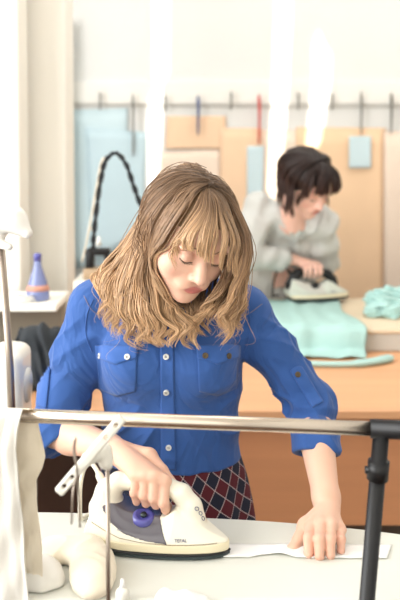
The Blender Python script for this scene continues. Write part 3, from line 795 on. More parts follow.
def iron(heel, tip, zb, mats, label, scale=1.0, cat='iron', detailed=True):
    """heel/tip: ground points under the back edge and the nose"""
    heel = np.array([heel[0], heel[1], zb]); tip = np.array([tip[0], tip[1], zb])
    X = nrm(tip - heel); Zv = np.array([0, 0, 1.0]); Yv = np.cross(Zv, X); L_ = np.linalg.norm(tip - heel)
    root = thing('steam_iron', label, cat, tuple(heel + X * L_ / 2))
    W = lambda x, y, z: heel + X * x + Yv * y + Zv * z          # x along, y to the iron's left, z up
    k = L_ / .25
    # plan outline of the sole: half width along x
    def hw(x):
        t = np.clip(x / L_, 0, 1); return k * .058 * np.where(t < .25, .80 + .8 * t, np.sqrt(np.clip(1 - ((t - .25) / .75) ** 2.0, 0, 1)) * 1.0 * (1 - .12 * np.clip(t - .25, 0, 1)))
    def slab(name, z0, z1, grow, m, lo_t=0.0):
        xs = np.concatenate([np.linspace(-grow, L_ * .9, 26), L_ * .9 + (L_ * .1 + grow) * np.sin(np.linspace(.1, 1, 10) * math.pi / 2)])
        bm = bmesh.new(); rings = []
        for z, g in ((z0, grow - .0015), (z0 + .0015, grow), (z1 - .0015, grow), (z1, grow - .0015)):
            pts = []
            xx = (xs + grow) / (L_ + 2 * grow) * (L_ + 2 * g) - g
            for x in xx: pts.append(W(x, -max(float(hw(x - 0)) + g, 0.0012) if x < L_ + g - 1e-4 else -.0006, z))
            for x in xx[::-1]: pts.append(W(x, max(float(hw(x - 0)) + g, 0.0012) if x < L_ + g - 1e-4 else .0006, z))
            rings.append([bm.verts.new(p) for p in pts])
        n = len(rings[0])
        for r0, r1 in zip(rings, rings[1:]):
            for i in range(n): bm.faces.new((r0[i], r0[(i + 1) % n], r1[(i + 1) % n], r1[i]))
        for r in (rings[0], rings[-1]):
            for i in range(n // 2 - 1): bm.faces.new((r[i], r[i + 1], r[n - 2 - i], r[n - 1 - i]))
        bmesh.ops.recalc_face_normals(bm, faces=bm.faces)
        return obj(name, bm, m, root, False)
    slab('soleplate', .0012, .008 * k, .0015, mats['sole']); slab('soleplate_rim', .008 * k, .0115 * k, .003, mats['rim'])
    slab('heat_skirt', .0115 * k, .026 * k, .0005, mats['skirt'])
    # the shell: cross section narrows with height, spine falls to the nose
    def top(x):
        t = x / L_
        return k * np.interp(t, [-.12, 0, .1, .25, .4, .55, .62, .70, .8, .9, 1.0], [.070, .088, .084, .070, .064, .066, .080, .072, .056, .041, .028])
    def shell(p):
        q = p - heel; x = q @ X; y = q @ Yv; z = q[..., 2]
        tz = top(x); h = np.clip((z - .022 * k) / np.maximum(tz - .022 * k, .003), 0, 1.2)
        w_ = hw(x) * (1 - .50 * h ** 1.6) - .001
        dy = np.abs(y) - w_; dz = z - tz
        d = np.where((dy > 0) & (dz > 0), np.hypot(dy, dz), np.maximum(dy, dz))
        d = np.maximum(d, .024 * k - z); d = np.maximum(d, -x - .020 * k + (z) * .30)
        d = np.maximum(d, x - L_ + .002)
        return d * .8
    G_ = S(); s = S(); s.fn(shell, heel + X * L_ / 2 + Zv * .05, L_ * .75, 0)
    body = s
    hk = .012 * k
    # rear post, handle bar and front pillar of the grip
    s.chain([W(.012 * k, 0, .060 * k), W(.022 * k, 0, .092 * k), W(.040 * k, 0, .112 * k)], [.028 * k, .022 * k, .0165 * k], hk)
    s.chain([W(.040 * k, 0, .112 * k), W(.075 * k, 0, .113 * k), W(.140 * k, 0, .111 * k), W(.162 * k, 0, .101 * k)], [.016 * k, .0140 * k, .0145 * k, .017 * k], .006 * k)
    s.chain([W(.162 * k, 0, .101 * k), W(.180 * k, 0, .080 * k), W(.186 * k, 0, .060 * k)], [.017 * k, .018 * k, .020 * k], .010 * k)
    lo = np.minimum(heel, tip) - .07 * k; hi = np.maximum(heel, tip) + .07 * k; lo[2] = zb + .015; hi[2] = zb + .15 * k
    if 'grip' in mats:
        G_.ops = s.ops[1:]; s.ops = s.ops[:1]
        lo2 = np.minimum(heel, tip) - .07 * k; hi2 = np.maximum(heel, tip) + .07 * k; lo2[2] = zb + .015; hi2[2] = zb + .15 * k
        obj('handle', G_.mesh('grip', lo2, hi2, .0025 * k), mats['grip'], root)
    obj('body_shell', body.mesh('shell', lo, hi, .0022 * k), mats['shell'], root)
    def on(pts, off):
        out = []
        for x, z in pts:
            # march from the -Y side (towards the viewer) on to the shell
            p = W(x, -.12 * k, z); dvec = Yv
            for _ in range(60): p = p + dvec * max(float(s(p[None])[0]), -.001) * .7
            out.append(p + s.grad(p[None])[0] * off)
        return np.array(out)
    if detailed:
        def win(p):
            q = p - heel; x = q @ X; z = q[..., 2]
            zl = np.interp(x, [.0, .012, .024, .042, .07, .105, .16], [.090, .084, .069, .052, .039, .0315, .026])
            xr = .124 + np.clip(.075 - z, -.02, 1) * .52
            return np.maximum(np.maximum(shell(p) - .0010, zl - z), x - xr)
        T_ = S(); T_.fn(win, heel + X * L_ / 2 + Zv * .05, L_ * .75, 0)
        obj('water_tank_window', T_.mesh('win', lo, hi, .0018), mats['window'], root)
        # thin seam line above the skirt
        sx_ = np.linspace(.004, L_ * .93, 44); pl = on([(x, z) for x, z in zip(sx_, np.interp(sx_, [0, .03, .06, .1, .15, .2], [.050, .040, .0325, .0285, .0270, .0275]))], .0004)
        bm = bmesh.new(); tube(bm, pl, .0006, 6); obj('seam_line', bm, mats['seam'], root)
        # dial under the handle
        c = W(.098 * k, -.024 * k, .0560 * k)
        bm = bmesh.new(); lathe(bm, [(0, 0), (.019, 0), (.0205, .003), (.0195, .011), (.013, .013), (.011, .0105), (0, .010)], 32, Matrix.Translation(Vector(c)) @ Matrix.Scale(k, 4) @ Matrix.Rotation(math.radians(18), 4, 'X'))
        obj('temperature_dial', bm, mats['dial'], root)
        bm = bmesh.new(); lathe(bm, [(0, 0), (.006, 0), (.0055, .0045), (0, .005)], 20, Matrix.Translation(Vector(c) + Vector((0, -.003, .0095 * k))) @ Matrix.Rotation(math.radians(18), 4, 'X'))
        obj('dial_cap', bm, mats['sole'], root)
        # buttons on the front pillar
        c = W(.163 * k, 0, .104 * k)
        bm = bmesh.new(); lathe(bm, [(0, 0), (.007, 0), (.0065, .004), (0, .005)], 20, Matrix.Translation(Vector(c)) @ Matrix.Rotation(math.radians(30), 4, 'Y')); obj('steam_button', bm, mats['shell'], root)
        for i in range(3):
            q0 = W((.190 + .010 * i) * k, -.010 * k, (.082 - .008 * i) * k)
            for _ in range(40): q0 = q0 - s.grad(q0[None])[0] * float(s(q0[None])[0]) * .8
            nn = s.grad(q0[None])[0]
            rq = Vector((0, 0, 1)).rotation_difference(Vector(nn)).to_matrix().to_4x4()
            bm = bmesh.new(); th = np.linspace(0, 2 * math.pi, 14)
            ring_ = [q0 + nn * .0004 + np.array(rq.to_3x3() @ Vector((math.cos(a) * .0042, math.sin(a) * .003, 0))) for a in th]
            tube(bm, ring_, .00055, 5); obj('printed_symbol', bm, mats['ink'], root)
        # lettering on the side
        for body_, x, sz, m_, zz in (('TEFAL', .172, .0082, mats['ink'], .0345), ('smart 10', .066, .0056, mats['ink2'], .0445)):
            p0 = on([(x * k, zz * k)], .0)[0]; p1 = on([((x + .01) * k, zz * k)], .0)[0]; nn = s.grad(p0[None])[0]
            xx = Vector(p1 - p0).normalized(); n_ = Vector(nn); n_ = (n_ - xx * n_.dot(xx)).normalized(); yy = n_.cross(xx)
            R3 = Matrix((xx, yy, n_)).transposed()
            text_on('printed_word', body_, sz * k, p0 + np.array(n_) * .0006, R3, m_, root)
        # cord from the heel
        cpts = crom([W(.010, .004, .100 * k), W(-.006, .010, .125 * k), W(-.022, .020, .132 * k), W(-.040, .032, .115 * k), W(-.052, .042, .080 * k), W(-.056, .048, .040 * k), W(-.056, .052, .008), W(-.05, .075, .006), W(-.02, .085, .006)], 40)
        bm = bmesh.new(); tube(bm, cpts, [.0075] * 4 + [.0042] * 36, 10); obj('power_cord', bm, mats.get('grip', mats['shell']), root)
    return root, W, s, k
IM = dict(sole=M['iron_sole'], rim=M['iron_black'], skirt=M['iron_skirt'], shell=M['iron_white'], window=M['iron_window'], dial=M['iron_knob'], seam=mat('seam', (150, 128, 96), .5), ink=M['navy_ink'], ink2=M['grey_ink'])
heelp = PZ(98, 538, TZ); tipp = PZ(229, 554.5, TZ)
i1, W1_, s1, k1 = iron(heelp, tipp, TZ, IM, 'cream steam iron gliding on the ironing table')
# ------------------------------------------------------------------ people
M['skin'] = mat('skin', (233, 190, 165), 0.5, attr='Col', sss=0.15, bump=0.06, bscale=350)
M['shirt'] = mat('blue_cotton', (46, 86, 152), 0.8, sheen=0.15, var=0.06, vscale=9, bump=0.75, bscale=7.5, stretch=(1.2, 1, .75), detail=3, bdist=.030, crease=True)
M['shirt_trim'] = mat('blue_cotton_trim', (50, 91, 160), 0.8, sheen=0.15, bump=0.2, bscale=60)
M['button'] = mat('pearl_button', (214, 214, 210), 0.25, coat=0.4)
M['button_rim'] = mat('button_rim', (96, 84, 66), 0.3, metal=.6)
M['piping'] = mat('tan_stitching', (112, 112, 140), 0.7)
M['grey_shirt'] = mat('pale_grey_cotton', (198, 199, 195), 0.85, sheen=0.2, bump=0.3, bscale=18)
M['lash'] = mat('dark_lash', (58, 40, 32), 0.6)
M['brow'] = mat('brow_hair', (134, 102, 74), 0.7)
M['shoe'] = mat('black_leather', (24, 22, 22), 0.4)
M['dark_skirt'] = mat('dark_grey_skirt', (64, 64, 70), 0.85)
M['hair1'] = mat('blond_hair', (180, 140, 100), 0.42, attr='Col', rand=0.32, var=0.1, vscale=30, spec=0.5)
M['hair2'] = mat('dark_brown_hair', (44, 28, 24), 0.4, attr='Col', rand=0.2, var=0.05, vscale=40, spec=0.4)
# red and navy plaid with pale dashed lines running on the bias
def plaid():
    m = bpy.data.materials.new('plaid_wool'); m.use_nodes = True; nt = m.node_tree; N = nt.nodes; L = nt.links
    b = N['Principled BSDF']; b.inputs['Roughness'].default_value = .9
    uv = N.new('ShaderNodeAttribute'); uv.attribute_name = 'Weave'
    mp = N.new('ShaderNodeMapping'); mp.inputs['Rotation'].default_value = (0, 0, math.radians(38)); mp.inputs['Scale'].default_value = (1, 1, 1)
    L.new(uv.outputs['Vector'], mp.inputs['Vector'])
    sp = N.new('ShaderNodeSeparateXYZ'); L.new(mp.outputs[0], sp.inputs[0])
    def mth(op, a, b_=None, c=None):
        n = N.new('ShaderNodeMath'); n.operation = op
        for i, v in enumerate((a, b_, c)):
            if v is None: continue
            if isinstance(v, (int, float)): n.inputs[i].default_value = v
            else: L.new(v, n.inputs[i])
        return n.outputs[0]
    per = .030
    def line(c, w, off=0.0, p=per):
        f = mth('PINGPONG', mth('ADD', c, off), p / 2); return mth('LESS_THAN', f, w)
    X, Y = sp.outputs[0], sp.outputs[1]
    sx = mth('FLOORED_MODULO', X, per * 2); sy = mth('FLOORED_MODULO', Y, per * 2)
    rx = mth('LESS_THAN', sx, per); ry = mth('LESS_THAN', sy, per)
    red = mth('ABSOLUTE', mth('SUBTRACT', rx, ry))
    mx = N.new('ShaderNodeMixRGB'); mx.inputs[1].default_value = srgb(26, 30, 50); mx.inputs[2].default_value = srgb(88, 26, 38); L.new(red, mx.inputs[0])
    dash_y = mth('LESS_THAN', mth('PINGPONG', Y, .0022), .0015); dash_x = mth('LESS_THAN', mth('PINGPONG', X, .0022), .0015)
    wl_ = mth('MAXIMUM', mth('MULTIPLY', line(X, .0011), dash_y), mth('MULTIPLY', line(Y, .0011), dash_x))
    mx2 = N.new('ShaderNodeMixRGB'); mx2.inputs[2].default_value = srgb(196, 176, 176); L.new(mx.outputs[0], mx2.inputs[1]); L.new(wl_, mx2.inputs[0])
    L.new(mx2.outputs[0], b.inputs['Base Color'])
    nz = N.new('ShaderNodeTexNoise'); nz.inputs['Scale'].default_value = 400; bp = N.new('ShaderNodeBump'); bp.inputs['Strength'].default_value = .4; bp.inputs['Distance'].default_value = .002
    L.new(nz.outputs['Fac'], bp.inputs['Height']); L.new(bp.outputs[0], b.inputs['Normal'])
    return m
M['plaid'] = plaid()

def axes(yaw, pitch, roll):
    """columns: her left, face direction, crown direction (faces the viewer at yaw 0)"""
    y, p, r = map(math.radians, (yaw, pitch, roll))
    Fw = np.array([math.sin(y) * math.cos(p), -math.cos(y) * math.cos(p), -math.sin(p)])
    U = nrm(np.array([0, 0, 1.0]) - Fw * (-math.sin(p))); Lf = np.cross(Fw, U)
    U2 = U * math.cos(r) + Lf * math.sin(r); L2 = Lf * math.cos(r) - U * math.sin(r)
    return np.stack([L2, Fw, U2], 1)

def add_head(s, H, R, q=1.0):
    w = lambda *p: H + R @ (np.array(p) * q)
    e = lambda c, r, k, mode='u': s.ell(w(*c), np.array(r) * q, R, k * q, mode)
    e((0, -.012, .030), (.074, .094, .078), .02)
    e((0, .030, -.020), (.060, .060, .070), .03)
    e((0, .044, -.062), (.043, .042, .040), .03)
    e((0, .070, -.092), (.019, .017, .015), .025)          # chin
    for x in (-1, 1):
        e((x * .042, .052, -.030), (.022, .026, .024), .02)   # cheek
        e((x * .030, .079, .026), (.024, .012, .008), .014)    # brow
        e((x * .075, -.008, -.008), (.007, .016, .028), .006)  # ear
        s.ball(w(x * .031, .094, .008), .0135 * q, .012 * q, 's')
        s.ball(w(x * .031, .0765, .006), .0135 * q, .003 * q)   # closed lids over the eyeballs
        e((x * .016, .084, -.052), (.015, .013, .013), .014)
    s.chain([w(0, .083, .016), w(0, .097, -.012), w(0, .106, -.027)], [.0068 * q, .0080 * q, .0105 * q], .010 * q)
    for x in (-1, 1): s.ball(w(x * .0105, .097, -.031), .0068 * q, .006 * q)
    e((0, .092, -.0550), (.0175, .0085, .0040), .005)        # lips
    e((0, .091, -.0638), (.0145, .0090, .0050), .004)
    s.cone(w(-.016, .1000, -.0595), w(.016, .1000, -.0595), .0012 * q, .0012 * q, .003 * q, 's')
    return w

def head_colour(co, H, R, q, base, lips, blush):
    L = (co - H) @ R / q
    c = np.tile(np.array(base), (len(co), 1))
    def blend(m, col): return c * (1 - m[:, None]) + np.array(col) * m[:, None]
    for x in (-1, 1):
        d = np.linalg.norm((L - [x * .044, .068, -.032]) / [.020, .03, .016], axis=1); c = blend(np.clip(1 - d, 0, 1) * .6, blush)
    d = np.linalg.norm((L - [0, .108, -.032]) / [.012, .02, .012], axis=1); c = blend(np.clip(1 - d, 0, 1) * .5, blush)
    d = np.linalg.norm((L - [0, .094, -.0593]) / [.0195, .03, .0105], axis=1); c = blend(np.clip((1.05 - d) * 5, 0, 1), lips)
    for x in (-1, 1):
        d = np.linalg.norm((L - [x * .031, .082, .010]) / [.018, .02, .010], axis=1); c = blend(np.clip(1 - d, 0, 1) * .35, blush)
    return c

def add_hand(s, wrist, mcp, pip, dip, tip, thumb, q=1.0, palm=.0108, pk=.009):
    rf = [.0090, .0092, .0087, .0076]
    for i in range(4):
        s.chain([wrist * .85 + mcp[i] * .15, mcp[i]], [.0175 * q if i in (1, 2) else .0155 * q, palm * q], pk * q)
    for i in range(3): s.cone(mcp[i] * .9 + wrist * .1, mcp[i + 1] * .9 + wrist * .1, .0092 * q, .0090 * q, .005 * q)
    for i in range(4):
        r = rf[i] * q
        s.chain([mcp[i], pip[i], dip[i], tip[i]], [r * 1.12, r * 1.03, r * .95, r * .84], .0012 * q)
        s.ball(pip[i], r * 1.10, .004 * q); s.ball(mcp[i] + [0, 0, .001], r * 1.12, .006 * q)
    n = len(thumb); rr = np.interp(np.linspace(0, 1, n), [0, .4, .8, 1], [.0155, .0115, .0102, .0082]) * q
    s.chain([wrist * .6 + thumb[0] * .4] + list(thumb), [.018 * q] + list(rr), .007 * q)

def strands(G, n, m=26, jit=.006, wave=.006, wf=2.2, rad=.0010, clumps=30, seed=1, frizz=.0012, lmin=.86, tight=.05, wgrow=.35):
    """hair strands interpolated between guide curves G (list of point lists)"""
    r = np.random.default_rng(seed)
    Gs = np.array([crom(np.array(g), m) for g in G]); k = len(Gs)
    out = np.zeros((n, m, 3)); cu = r.uniform(0, k - 1, clumps); cph = r.uniform(0, 2 * math.pi, clumps); ca = r.uniform(.4, 1.3, clumps); cf = r.uniform(.8, 1.25, clumps)
    coff = r.normal(0, 1, (clumps, 3)) * jit * .7; clen = r.uniform(lmin, 1.0, clumps)
    t = np.linspace(0, 1, m)
    ring = np.stack([crom(Gs[:, j], 400) for j in range(m)], 1)       # (400, m, 3)
    for i in range(n):
        c = r.integers(clumps); u0 = np.clip(cu[c] + r.normal(0, .16), 0, k - 1)
        u1 = np.clip(cu[c] + r.normal(0, tight), 0, k - 1); ut = (u0 * (1 - t) + u1 * t) / (k - 1) * 399
        ln = np.clip(clen[c] + r.normal(0, .03), .3, 1); a = ring[ut.astype(int), np.arange(m)]; a = np.stack([np.interp(t * ln, t, a[:, q_]) for q_ in range(3)], 1)
        A = np.clip((t - wgrow) / (1 - wgrow), 0, 1) ** 1.0 * wave * ca[c]
        ph = cph[c] + r.normal(0, .25) + 2 * math.pi * wf * cf[c] * t
        off = coff[c] * np.minimum(1, t * 3)[:, None] + r.normal(0, 1, 3) * jit * .35 * (np.minimum(1, t * 4 + .1) * (1 - .45 * t))[:, None]
        p = a + off; p[:, 0] += A * np.sin(ph); p[:, 1] += A * .8 * np.cos(ph); p[:, 2] += A * .25 * np.sin(ph * 1.3)
        f = r.normal(0, 1, 3) * frizz; p += f * np.sin(2 * math.pi * (r.uniform(.7, 2) * t + r.uniform()))[:, None] * t[:, None] * 2
        out[i] = p
    rr = rad * r.uniform(.7, 1.25, n)[:, None] * np.interp(t, [0, .06, .6, 1], [.6, 1, .9, .15])[None]
    return out, rr

def push(Ps, surf, margin, it=3):
    sh_ = Ps.shape
    p = Ps.reshape(-1, 3).copy(); mg = np.broadcast_to(margin, sh_[:2]).reshape(-1)
    for _ in range(it):
        d = surf(p); bad = d < mg
        if not bad.any(): break
        g = surf.grad(p[bad]); p[bad] += g * (mg[bad] - d[bad])[:, None]
    return p.reshape(sh_)

def strands_mesh(name, parts, c_root, c_mid, c_tip, seed=3):
    V = []; Fc = []; C = []; o = 0; r = np.random.default_rng(seed)
    for Ps, rr in parts:
        n, m, _ = Ps.shape
        T = np.gradient(Ps, axis=1); T /= np.linalg.norm(T, axis=2, keepdims=True) + 1e-9
        ref = np.array([.31, -.9, .3]); A = np.cross(T, ref); A /= np.linalg.norm(A, axis=2, keepdims=True) + 1e-9; B = np.cross(T, A)
        K = 4
        for k in range(K):
            a = 2 * math.pi * k / K; 
            V.append((Ps + (A * math.cos(a) * 1.5 + B * math.sin(a) * .8) * rr[..., None]))
        vv = np.stack(V[-K:], 2).reshape(-1, 3); V = V[:-K]; V.append(vv)
        t = np.linspace(0, 1, m); br = r.uniform(0, 1, n)[:, None]
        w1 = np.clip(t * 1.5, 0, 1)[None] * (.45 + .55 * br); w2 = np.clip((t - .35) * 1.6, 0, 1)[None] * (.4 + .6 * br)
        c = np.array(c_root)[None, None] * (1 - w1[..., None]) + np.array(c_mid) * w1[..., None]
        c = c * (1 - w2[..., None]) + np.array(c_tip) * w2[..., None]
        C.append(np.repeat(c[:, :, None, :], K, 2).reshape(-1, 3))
        i = np.arange(n)[:, None, None]; j = np.arange(m - 1)[None, :, None]; k = np.arange(K)[None, None, :]
        b = o + (i * m + j) * K
        f = np.stack([b + k, b + (k + 1) % K, b + K + (k + 1) % K, b + K + k], -1).reshape(-1, 4)
        Fc.append(f); o += n * m * K
    V = np.vstack(V); Fc = np.vstack(Fc); C = np.vstack(C)
    me = bpy.data.meshes.new(name)
    me.vertices.add(len(V)); me.vertices.foreach_set('co', V.ravel().astype(np.float32))
    me.loops.add(len(Fc) * 4); me.loops.foreach_set('vertex_index', Fc.ravel().astype(np.int32))
    me.polygons.add(len(Fc)); me.polygons.foreach_set('loop_start', np.arange(len(Fc), dtype=np.int32) * 4)
    me.update(calc_edges=True)
    at = me.color_attributes.new('Col', 'FLOAT_COLOR', 'POINT'); at.data.foreach_set('color', np.hstack([C, np.ones((len(C), 1))]).astype(np.float32).ravel())
    return me

def join_meshes(name, mes):
    bm = bmesh.new()
    for m in mes: bm.from_mesh(m)
    me = bpy.data.meshes.new(name); bm.to_mesh(me); bm.free(); return me

lin = lambda *c: np.array(srgb(*c)[:3])
SKIN = lin(229, 184, 160); LIPS = lin(196, 118, 110); BLUSH = lin(216, 146, 128)

# ================================================================== woman in blue
H = np.array([-.022, 1.606, 1.439]); R = axes(21, 32, -9); Q = 1.01
shR = P(97, 306, 1.765); elR = P(52, 430, 1.745); wrR = P(112, 453, 1.60)
shL = P(243, 311, 1.765); elL = P(311, 404, 1.745); wrL = P(328, 509, 1.560)
def HR(x, y, z):      # fingers round the grip of the iron: x along it, y away from the viewer, z above its axis
    ax_z = np.interp(x, [.03, .066, .123, .143], [.0985, .0994, .0977, .089]) * k1 / .88
    return W1_(x, y, ax_z + z)
fx = [.136, .1175, .099, .081]
mcpR = [HR(x - .002, -.014 + e, .019 + d) for x, d, e in zip(fx, (.001, .002, .001, -.003), (.003, 0, .001, .004))]
pipR = [HR(x, -.0262, -.010 + d) for x, d in zip(fx, (-.002, -.002, .0, .002))]
dipR = [HR(x + .001, -.0170, -.0275) for x in fx]
tipR = [HR(x + .001, -.002, -.0275) for x in fx]
wrR = P(116, 450, 1.590)
nb_ = np.array([-.052, 1.765, 1.315])
w = lambda *p: H + R @ (np.array(p) * Q)      # local x runs to her right
b = S()
b.loft([(.80, -.06, 1.80, .145, .105), (.90, -.06, 1.80, .136, .098), (1.0, -.06, 1.79, .132, .094), (1.08, -.062, 1.775, .140, .102), (1.17, -.064, 1.765, .146, .105), (1.26, -.062, 1.76, .130, .080), (1.31, -.060, 1.765, .085, .06)], .03)
b.chain([nb_ + [0, 0, -.02], w(0, -.030, -.065)], [.050, .046], .03)
for s_, e_, w_ in ((shR, elR, wrR), (shL, elL, wrL)):
    b.cone(nb_ + [0, 0, -.02], s_, .045, .048, .03)
    b.chain([s_, s_ * .5 + e_ * .5, e_], [.046, .040, .034], .012)
    fm = e_ * .68 + w_ * .32
    b.chain([e_, fm, w_ * .9 + e_ * .1, w_], [.034, .0365, .0255, .0235], .014)
for x in (-1, 1): b.ell((-.062 + x * .068, 1.69, 1.165), (.058, .05, .058), None, .03)
add_head(b, H, R, Q)
add_hand(b, wrR, mcpR, pipR, dipR, tipR, [HR(.080, .060, .028), HR(.112, .040, .012), HR(.143, .022, .004)], 1.0, .0120, .016)
mcpL = [P(311, 526, 1.497), P(321, 524, 1.489), P(331.5, 525, 1.487), P(340.5, 530, 1.492)]
pipL = [P(308.5, 538, 1.452), P(319.5, 539, 1.443), P(330.5, 539.5, 1.444), P(341, 539.5, 1.454)]
dipL = [P(308.5, 553, 1.441), P(319.5, 555, 1.434), P(330.5, 554.5, 1.437), P(341, 550, 1.449)]
tipL = [P(309.5, 558.5, 1.449), P(320, 560, 1.444), P(330.5, 559.5, 1.446), P(340.5, 555, 1.459)]
add_hand(b, wrL, mcpL, pipL, dipL, tipL, [P(306, 526, 1.522), P(299.5, 540, 1.492), P(293, 550, 1.474), P(283.5, 555.5, 1.466)], 1.0)
# legs and feet
for x in (-1, 1):
    hp = np.array([-.06 + x * .072, 1.80, .80]); kn = np.array([-.06 + x * .08, 1.79, .46]); an = np.array([-.06 + x * .085, 1.83, .09])
    b.chain([hp, kn, kn * .7 + an * .3 + [0, .015, 0], an], [.072, .055, .052, .035], .03); b.chain([an, an + [0, -.02, -.045], an + [0, -.14, -.062]], [.035, .035, .022], .02)
b.plane((0, 0, .004), (0, 0, -1))
wom = thing('person', 'woman in a blue shirt and plaid skirt bending over the ironing table', 'person', (-.06, 1.80, 0))
me = b.mesh('body', (-.42, 1.40, -.01), (.36, 1.96, 1.60), .0027)
def bodycol(co):
    c = head_colour(co, H, R, Q, SKIN, LIPS, BLUSH)
    for pts in (pipR, pipL, tipR, tipL, dipR, dipL):
        for p in pts:
            m_ = np.clip(1 - np.linalg.norm(co - p, axis=1) / .018, 0, 1)[:, None] * .35; c = c * (1 - m_) + BLUSH * m_
    return c
colour_points(me, bodycol)
obj('body', me, M['skin'], wom)

# shirt ------------------------------------------------------------
sh = S()
sh.loft([(.930, -.062, 1.795, .153, .114), (.96, -.062, 1.795, .150, .113), (1.03, -.062, 1.785, .148, .112), (1.10, -.063, 1.775, .154, .118), (1.17, -.064, 1.765, .158, .120), (1.25, -.062, 1.762, .146, .094), (1.30, -.060, 1.768, .11, .075), (1.33, -.056, 1.768, .075, .062)], .03)
for x in (-1, 1): sh.ell((-.062 + x * .066, 1.685, 1.165), (.066, .056, .068), None, .035)
CUFF = [(shR, elR, wrR, P(60, 443, 1.70), nrm((.60, -.42, -.68)), .056), (shL, elL, wrL, P(316, 454, 1.668), nrm((-.10, -.50, -.86)), .050)]
for s_, e_, w_, ce, cn, r0 in CUFF:
    sh.cone(nb_ + [0, 0, -.025], s_ + [0, 0, -.003], .052, .055, .03)
    sh.chain([s_, s_ * .62 + e_ * .38, e_ * .72 + s_ * .28], [r0 - .001, r0 - .002, r0 - .005], .025)
    sh.chain([e_ * .72 + s_ * .28, e_, ce + cn * .03], [r0 - .005, .050, .048], .02)
    sh.cone(ce - cn * .034, ce + cn * .03, .0490, .0490, .003)
def ridge(t): return np.abs(np.sin(t)) ** .7 - .6
def folds(p):
    x, y, z = p[..., 0], p[..., 1], p[..., 2]
    cx = x + .062
    a = .0045 * ridge(34 * z + 16 * np.abs(cx) + 1.6 * np.sin(26 * x)) * np.exp(-((z - 1.0) / .07) ** 2)
    a = a + .0030 * ridge(20 * z - 34 * cx * np.sign(cx) + 2.0 * np.sin(22 * z + 9 * x)) * np.exp(-((np.abs(cx) - .11) / .05) ** 2) * np.exp(-((z - 1.13) / .1) ** 2)
    for s_, e_, sg in ((shR, elR, 1), (shL, elL, -1)):
        dd = e_ - s_; t = ((p - s_) @ dd) / (dd @ dd); q = p - s_ - t[..., None] * dd; rr = np.linalg.norm(q, axis=-1)
        near = np.exp(-(np.maximum(rr - .055, 0) / .02) ** 2) * np.clip(t * 5, 0, 1)
        ang = np.arctan2(q[..., 0], -q[..., 1]) * sg
        env = .0032 + .0034 * np.exp(-((t - .85) / .25) ** 2)
        a = a + near * env * (ridge(7.5 * t + 1.7 * ang + 1.1 * np.sin(2 * ang + 5 * t)) + .6 * ridge(13 * t - 1.2 * ang + 1.5 * np.sin(ang * 3))) * (.6 + .4 * np.sin(7 * t + ang))
    return 1.7 * a + .0016 * np.sin(46 * x + 20 * z + 2.5 * np.sin(33 * z)) * np.exp(-((z - 1.2) / .12) ** 2)
sh.disp(folds)
for s_, e_, w_, ce, cn, r0 in CUFF:      # open end of the rolled sleeve
    sh.cone(ce + cn * .014, ce + cn * .06, .0395, .0425, .003, 's')
    sh.fn(lambda p, c=ce, n=cn: np.maximum((c - p) @ n, np.linalg.norm(p - c - n * .04, axis=-1) - .075), ce + cn * .04, .08, .003, 's')
# neck opening in a V
vt = w(0, -.02, -.08)
sh.cone(nb_ + [0, -.01, .0], nb_ + [0, -.03, .06], .052, .062, .004, 's')
sh.cone(np.array([-.056, 1.66, 1.245]), nb_ + [0, -.05, .03], .002, .05, .004, 's')
me = sh.mesh('shirt', (-.42, 1.55, .91), (.34, 1.92, 1.38), .0030)
shirt = obj('shirt', me, M['shirt'], wom)

# placket, pockets, tabs, seams
def pts_patch(*a, **k): return patch(*a, **k)
patch('placket', sh, [(160, 322), (173, 322), (176, 470), (161, 470)], .0016, .0022, M['shirt_trim'], shirt, 8, 60)
bulge = lambda u, v: (6.0 * (1 - np.abs(2 * u - 1))) * v
patch('chest_pocket', sh, [(96, 352), (137, 353), (136, 391), (99, 389)], .0016, .002, M['shirt'], shirt, 20, 20, bulge)
patch('pocket_flap', sh, [(95, 345), (138, 346), (137, 358), (96, 357)], .0038, .0024, M['shirt_trim'], shirt, 20, 8, lambda u, v: (7 * (1 - np.abs(2 * u - 1))) * v)
patch('chest_pocket', sh, [(197, 352), (238, 352), (236, 388), (199, 391)], .0016, .002, M['shirt'], shirt, 20, 20, bulge)
patch('pocket_flap', sh, [(196, 345), (239, 345), (238, 357), (197, 358)], .0038, .0024, M['shirt_trim'], shirt, 20, 8, lambda u, v: (7 * (1 - np.abs(2 * u - 1))) * v)
patch('sleeve_tab', sh, [(40, 366), (51, 369), (47, 408), (37, 405)], .0022, .0026, M['shirt_trim'], shirt, 8, 24, lambda u, v: -3 * (1 - (2 * u - 1) ** 2) * (1 - v))
patch('sleeve_tab', sh, [(290, 371), (302, 368), (323, 402), (312, 408)], .0022, .0026, M['shirt_trim'], shirt, 8, 24, lambda u, v: -3 * (1 - (2 * u - 1) ** 2) * (1 - v))
patch('collar', sh, [(132, 300), (165, 318), (158, 342), (136, 322)], .004, .003, M['shirt_trim'], shirt, 12, 12)
patch('collar', sh, [(208, 300), (172, 318), (178, 342), (204, 322)], .004, .003, M['shirt_trim'], shirt, 12, 12)
def seam(name, pp, r, m):
    q = crom(np.array(pp, float), 40); h = sh.hit(q[:, 0], q[:, 1]); n = sh.grad(h)
    bm = bmesh.new(); tube(bm, h + n * r * .6, r, 6); obj(name, bm, m, shirt)
seam('yoke_seam', [(84, 296), (92, 310), (106, 318), (122, 322), (140, 322)], .0011, M['piping'])
seam('yoke_seam', [(262, 304), (248, 314), (232, 319), (216, 321)], .0011, M['piping'])
seam('armhole_seam', [(93, 300), (87, 315), (86, 335), (92, 352)], .0012, M['shirt_trim'])
seam('armhole_seam', [(246, 302), (250, 318), (249, 338), (244, 352)], .0012, M['shirt_trim'])
